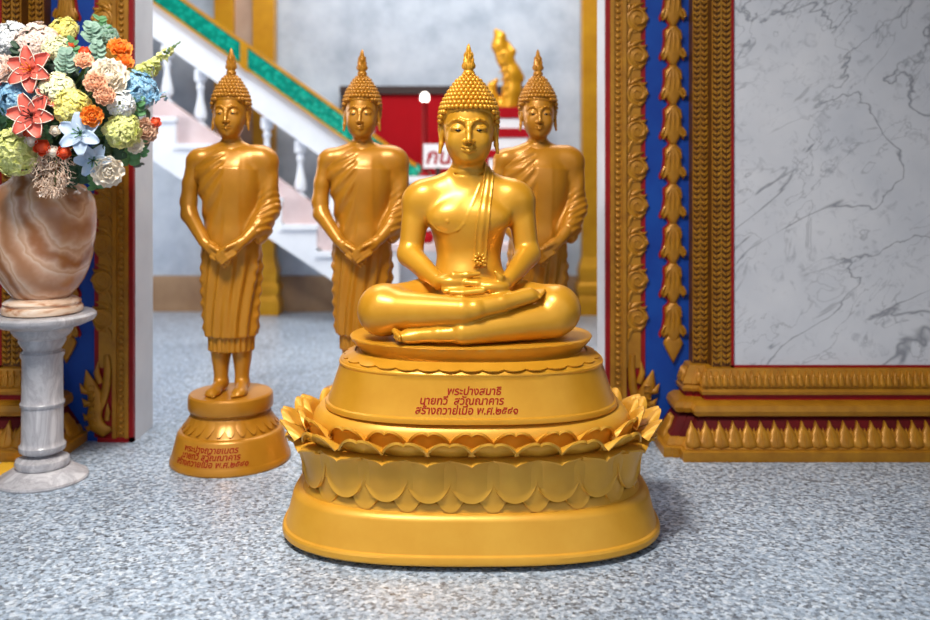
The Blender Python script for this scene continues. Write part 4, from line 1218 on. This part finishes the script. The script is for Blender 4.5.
# --- spikes and hanging plume
def spike():
    t = thing('snapdragon_spike', W(124, 82, 3.5), 'lime green snapdragon spike pointing up to the right out of the bouquet', 'flower', 'artificial flowers in the onyx vase')
    o = W(124, 82, 3.5); a, b = W(120, 88, 3.5)-o, W(180, 42, 3.46)-o
    mouth = VMOUTH-o
    MB().tube([Vector((mouth.x,mouth.y,mouth.z-.06)), mouth, mouth*.4+Vector((0,0,-.02)), a, (a+b)/2+Vector((.01,0,-.006)), b], [.003,.003,.003,.0028,.0022,.0012], 6).build('stem', M['g_stem'], t, 180)
    mb = MB()
    for i in range(44):
        f = i/43; c = a+(b-a)*(.05+.8*f)+Vector((.01*math.sin(f*PI),0,-.006*math.sin(f*PI))); q = .044*(1-.66*f)
        d = Vector((rnd.uniform(-1,1), rnd.uniform(-1.1,.5), rnd.uniform(-1,1))).normalized()
        Fm = Matrix.Translation(c+d*q*.6) @ frame_from(d+(b-a).normalized()*.4).to_4x4()
        for k in range(4): petal(mb, Fm @ rotz(k*PI/2+i) @ rotx(.6), q*.75, q*.42, -.1, .4, 1, .0009, 3, 3)
    mb.build('florets', M['f_lime'], t, 180)
    mb = MB()
    for i in range(16):
        f = i/15; c = a+(b-a)*(.78+.22*f); d = Vector((rnd.uniform(-1,1), rnd.uniform(-1,1), rnd.uniform(-1,1))).normalized(); mb.ball(c+d*.006*(1.2-f), .0048*(1.3-f*.7), 6, 5)
    mb.build('tip_buds', M['g_stem'], t, 180)
    g = MB()
    for dx, dz, r in ((-.02,.0,.3),(.012,-.02,-.4)): petal(g, Matrix.Translation((dx,-.03,dz)) @ frame_from((0,-1,.2)).to_4x4() @ rotz(-1.1+r), .075, .02, -.1, .2)
    g.build('leaves', M['g_mid'], t, 180)
    t = thing('blue_spray', W(140, 99, 3.45), 'light blue flower spray reaching right below the lime spike', 'flower', 'artificial flowers in the onyx vase'); o = W(140, 99, 3.45)
    a, b = W(128, 106, 3.45)-o, W(166, 96, 3.42)-o; mouth = VMOUTH-o
    MB().tube([Vector((mouth.x,mouth.y,mouth.z-.06)), mouth, mouth*.4, a, b], .0024, 6).build('stem', M['g_stem'], t, 180)
    mb = MB()
    for i in range(24):
        f = i/23; c = a+(b-a)*f; d = Vector((rnd.uniform(-1,1), rnd.uniform(-1.2,.3), rnd.uniform(-1,1))).normalized(); q = .02*(1-.35*f)
        Fm = Matrix.Translation(c+d*q) @ frame_from(d).to_4x4()
        for k in range(4): petal(mb, Fm @ rotz(k*PI/2+i) @ rotx(.4), q*.8, q*.42, -.1, .3, 1, .0008, 2, 3)
    mb.build('florets', M['f_blue'], t, 180)
    t = thing('astilbe_plume', W(57, 160, 3.36), 'beige fluffy astilbe plume hanging over the vase rim', 'flower', 'artificial flowers in the onyx vase'); o = W(57, 160, 3.36); mouth = VMOUTH-o
    MB().tube([Vector((mouth.x,mouth.y,mouth.z-.06)), mouth, mouth*.5+Vector((0,-.02,.05)), Vector((0,0,.02)), Vector((0,-.02,-.1))], .0024, 6).build('stem', M['g_stem'], t, 180)
    mb = MB()
    for i in range(520):
        z = rnd.uniform(-.125,.045); w = .064*(1-abs(z+.03)/.125)+.012; x = rnd.uniform(-w, w); y = -.02+rnd.uniform(-.045,.03)
        d = Vector((x*6+rnd.uniform(-.4,.4), rnd.uniform(-.6,.2), -.3+rnd.uniform(-.5,.6))).normalized()*.024; c = Vector((x, y, z))
        mb.tube([c, c+d*.6, c+d], [.0008,.0013,.0006], 4)
        for k in range(2): mb.ball(c+d*(.45+.4*k), .0020, 5, 4)
    mb.build('plume', M['f_astilbe'], t, 180)
spike()
# --- leaf sprigs
for px, py, mt, lab, n, lf, rd in ((33, 48, 'g_euca', 'round eucalyptus sprig above the upper salmon lily', 10, .030, True), (67, 68, 'g_euca', 'round eucalyptus sprig in the upper middle of the bouquet', 14, .032, True),
        (92, 40, 'g_euca', 'eucalyptus sprig at the top right of the yellow clusters', 12, .03, True), (100, 33, 'g_mid', 'leafy green sprig at the upper right edge', 10, .03, False), (74, 58, 'g_mid', 'fresh green sprig under the first red-orange bud', 9, .03, False),
        (97, 58, 'g_euca', 'eucalyptus sprig left of the upper orange gladiolus', 9, .026, True), (104, 124, 'g_dark', 'dark ivy sprig left of the right-hand lime hydrangea', 10, .036, False), (112, 150, 'g_dark', 'dark ivy sprig under the right-hand lime hydrangea', 12, .036, False),
        (96, 180, 'g_mid', 'green ivy sprig hanging lowest at the right of the vase neck', 9, .03, False), (128, 158, 'g_mid', 'green ivy sprig right of the cream bell flower', 9, .03, False), (78, 175, 'g_dark', 'dark ivy sprig right of the astilbe plume', 10, .034, False),
        (52, 122, 'g_dark', 'dark leaf sprig in the middle right of the lower lily', 10, .034, False), (6, 134, 'g_dark', 'dark leaf sprig at the far left over the lime hydrangea', 8, .034, False), (136, 112, 'g_mid', 'leafy sprig under the right-hand blue hydrangea', 9, .03, False),
        (48, 140, 'g_mid', 'thin green sprig between the red-orange roses', 8, .022, False), (140, 152, 'g_mid', 'thin wispy sprig at the right edge near the jamb', 9, .02, False), (22, 60, 'g_dark', 'dark leaf sprig behind the upper salmon lily', 8, .034, False)):
    sprig(px, py, mt, lab, n, lf, .10, None, rd, .02, 1.25)
# --- uncountable filler leaves inside the bouquet
mb = MB()
for i in range(420):
    d = Vector((rnd.gauss(0,1), rnd.gauss(0,1)-.3, rnd.gauss(0,1))).normalized()
    p = BC+Vector((d.x*.40, d.y*.25, d.z*.30))*rnd.uniform(.55,.95)
    if p.z < 1.28 and abs(p.x-SXC) > .2: p.z += .08
    petal(mb, Matrix.Translation(p) @ frame_from(d+Vector((rnd.uniform(-.6,.6),rnd.uniform(-.6,.2),rnd.uniform(-.6,.6)))).to_4x4() @ rotz(rnd.uniform(0,6.3)), .062, .022, -.15, .25, 1, .001, 3, 4)
tag(mb.build('filler_leaves', M['g_dark'], None, 180), 'mass of dark green leaves filling the bouquet between the flowers', 'foliage', None, 'stuff')
# ================================================================ LIGHT AND CAMERA
def area(name, loc, aim, sx, sy, power, col=(1,1,1), spread=PI):
    d = bpy.data.lights.new(name, 'AREA'); d.shape = 'RECTANGLE'; d.size = sx; d.size_y = sy; d.energy = power; d.color = col; d.spread = spread
    o = bpy.data.objects.new(name, d); COL.objects.link(o); o.location = loc
    o.rotation_euler = (Vector(aim)-Vector(loc)).to_track_quat('-Z', 'Y').to_euler(); return o
area('front_key_light', (-1.0, 1.35, 4.15), (-.35, 3.1, .7), 1.1, .9, 104, (1, .95, .87), math.radians(95))  # added key light for daylight high in front, no lantern hangs here
area('rear_window_light', (-4.3, 6.2, 1.7), (-1.0, 6.8, .4), 2.0, 1.8, 110, (.97, .98, 1))
area('rear_hall_fill', (-.6, 6.0, 4.25), (-.8, 6.4, 0), 4.0, 2.2, 190, (.96, .98, 1))  # added overhead fill for the rear hall, no real skylight
area('rear_wall_fill', (-.5, 4.9, 4.1), (-.6, 8, 1.4), 2.6, .8, 90, (1, .98, .95))  # added out of frame to brighten the rear wall
w = bpy.data.worlds.new('World'); scene.world = w; w.use_nodes = True
nt = w.node_tree; bg = nt.nodes['Background']
tc = nt.nodes.new('ShaderNodeTexCoord'); sp = nt.nodes.new('ShaderNodeSeparateXYZ'); rp = nt.nodes.new('ShaderNodeValToRGB')
nt.links.new(tc.outputs['Generated'], sp.inputs[0])
mp = nt.nodes.new('ShaderNodeMapRange'); mp.inputs[1].default_value = -1; mp.inputs[2].default_value = 1
nt.links.new(sp.outputs['Z'], mp.inputs[0]); nt.links.new(mp.outputs[0], rp.inputs['Fac'])
e = rp.color_ramp.elements; e[0].position = .46; e[0].color = (.30,.29,.28,1); e[1].position = .56; e[1].color = (.74,.86,1.04,1)
nt.links.new(rp.outputs['Color'], bg.inputs['Color']); bg.inputs['Strength'].default_value = .85
cam = bpy.data.cameras.new('Camera'); co = bpy.data.objects.new('Camera', cam); COL.objects.link(co)
co.location = (0, 0, CAM_H); co.rotation_euler = (PI/2, 0, 0)
cam.sensor_width = 36; cam.lens = 36*F_PX/930; cam.shift_y = -(310-HOR)/930; cam.clip_start = .05
cam.dof.use_dof = True; cam.dof.focus_distance = 3.05; cam.dof.aperture_fstop = 1.4
scene.camera = co
vs = scene.view_settings; vs.view_transform = 'Standard'; vs.look = 'None'; vs.gamma = 1; vs.use_curve_mapping = False; vs.exposure = -.22
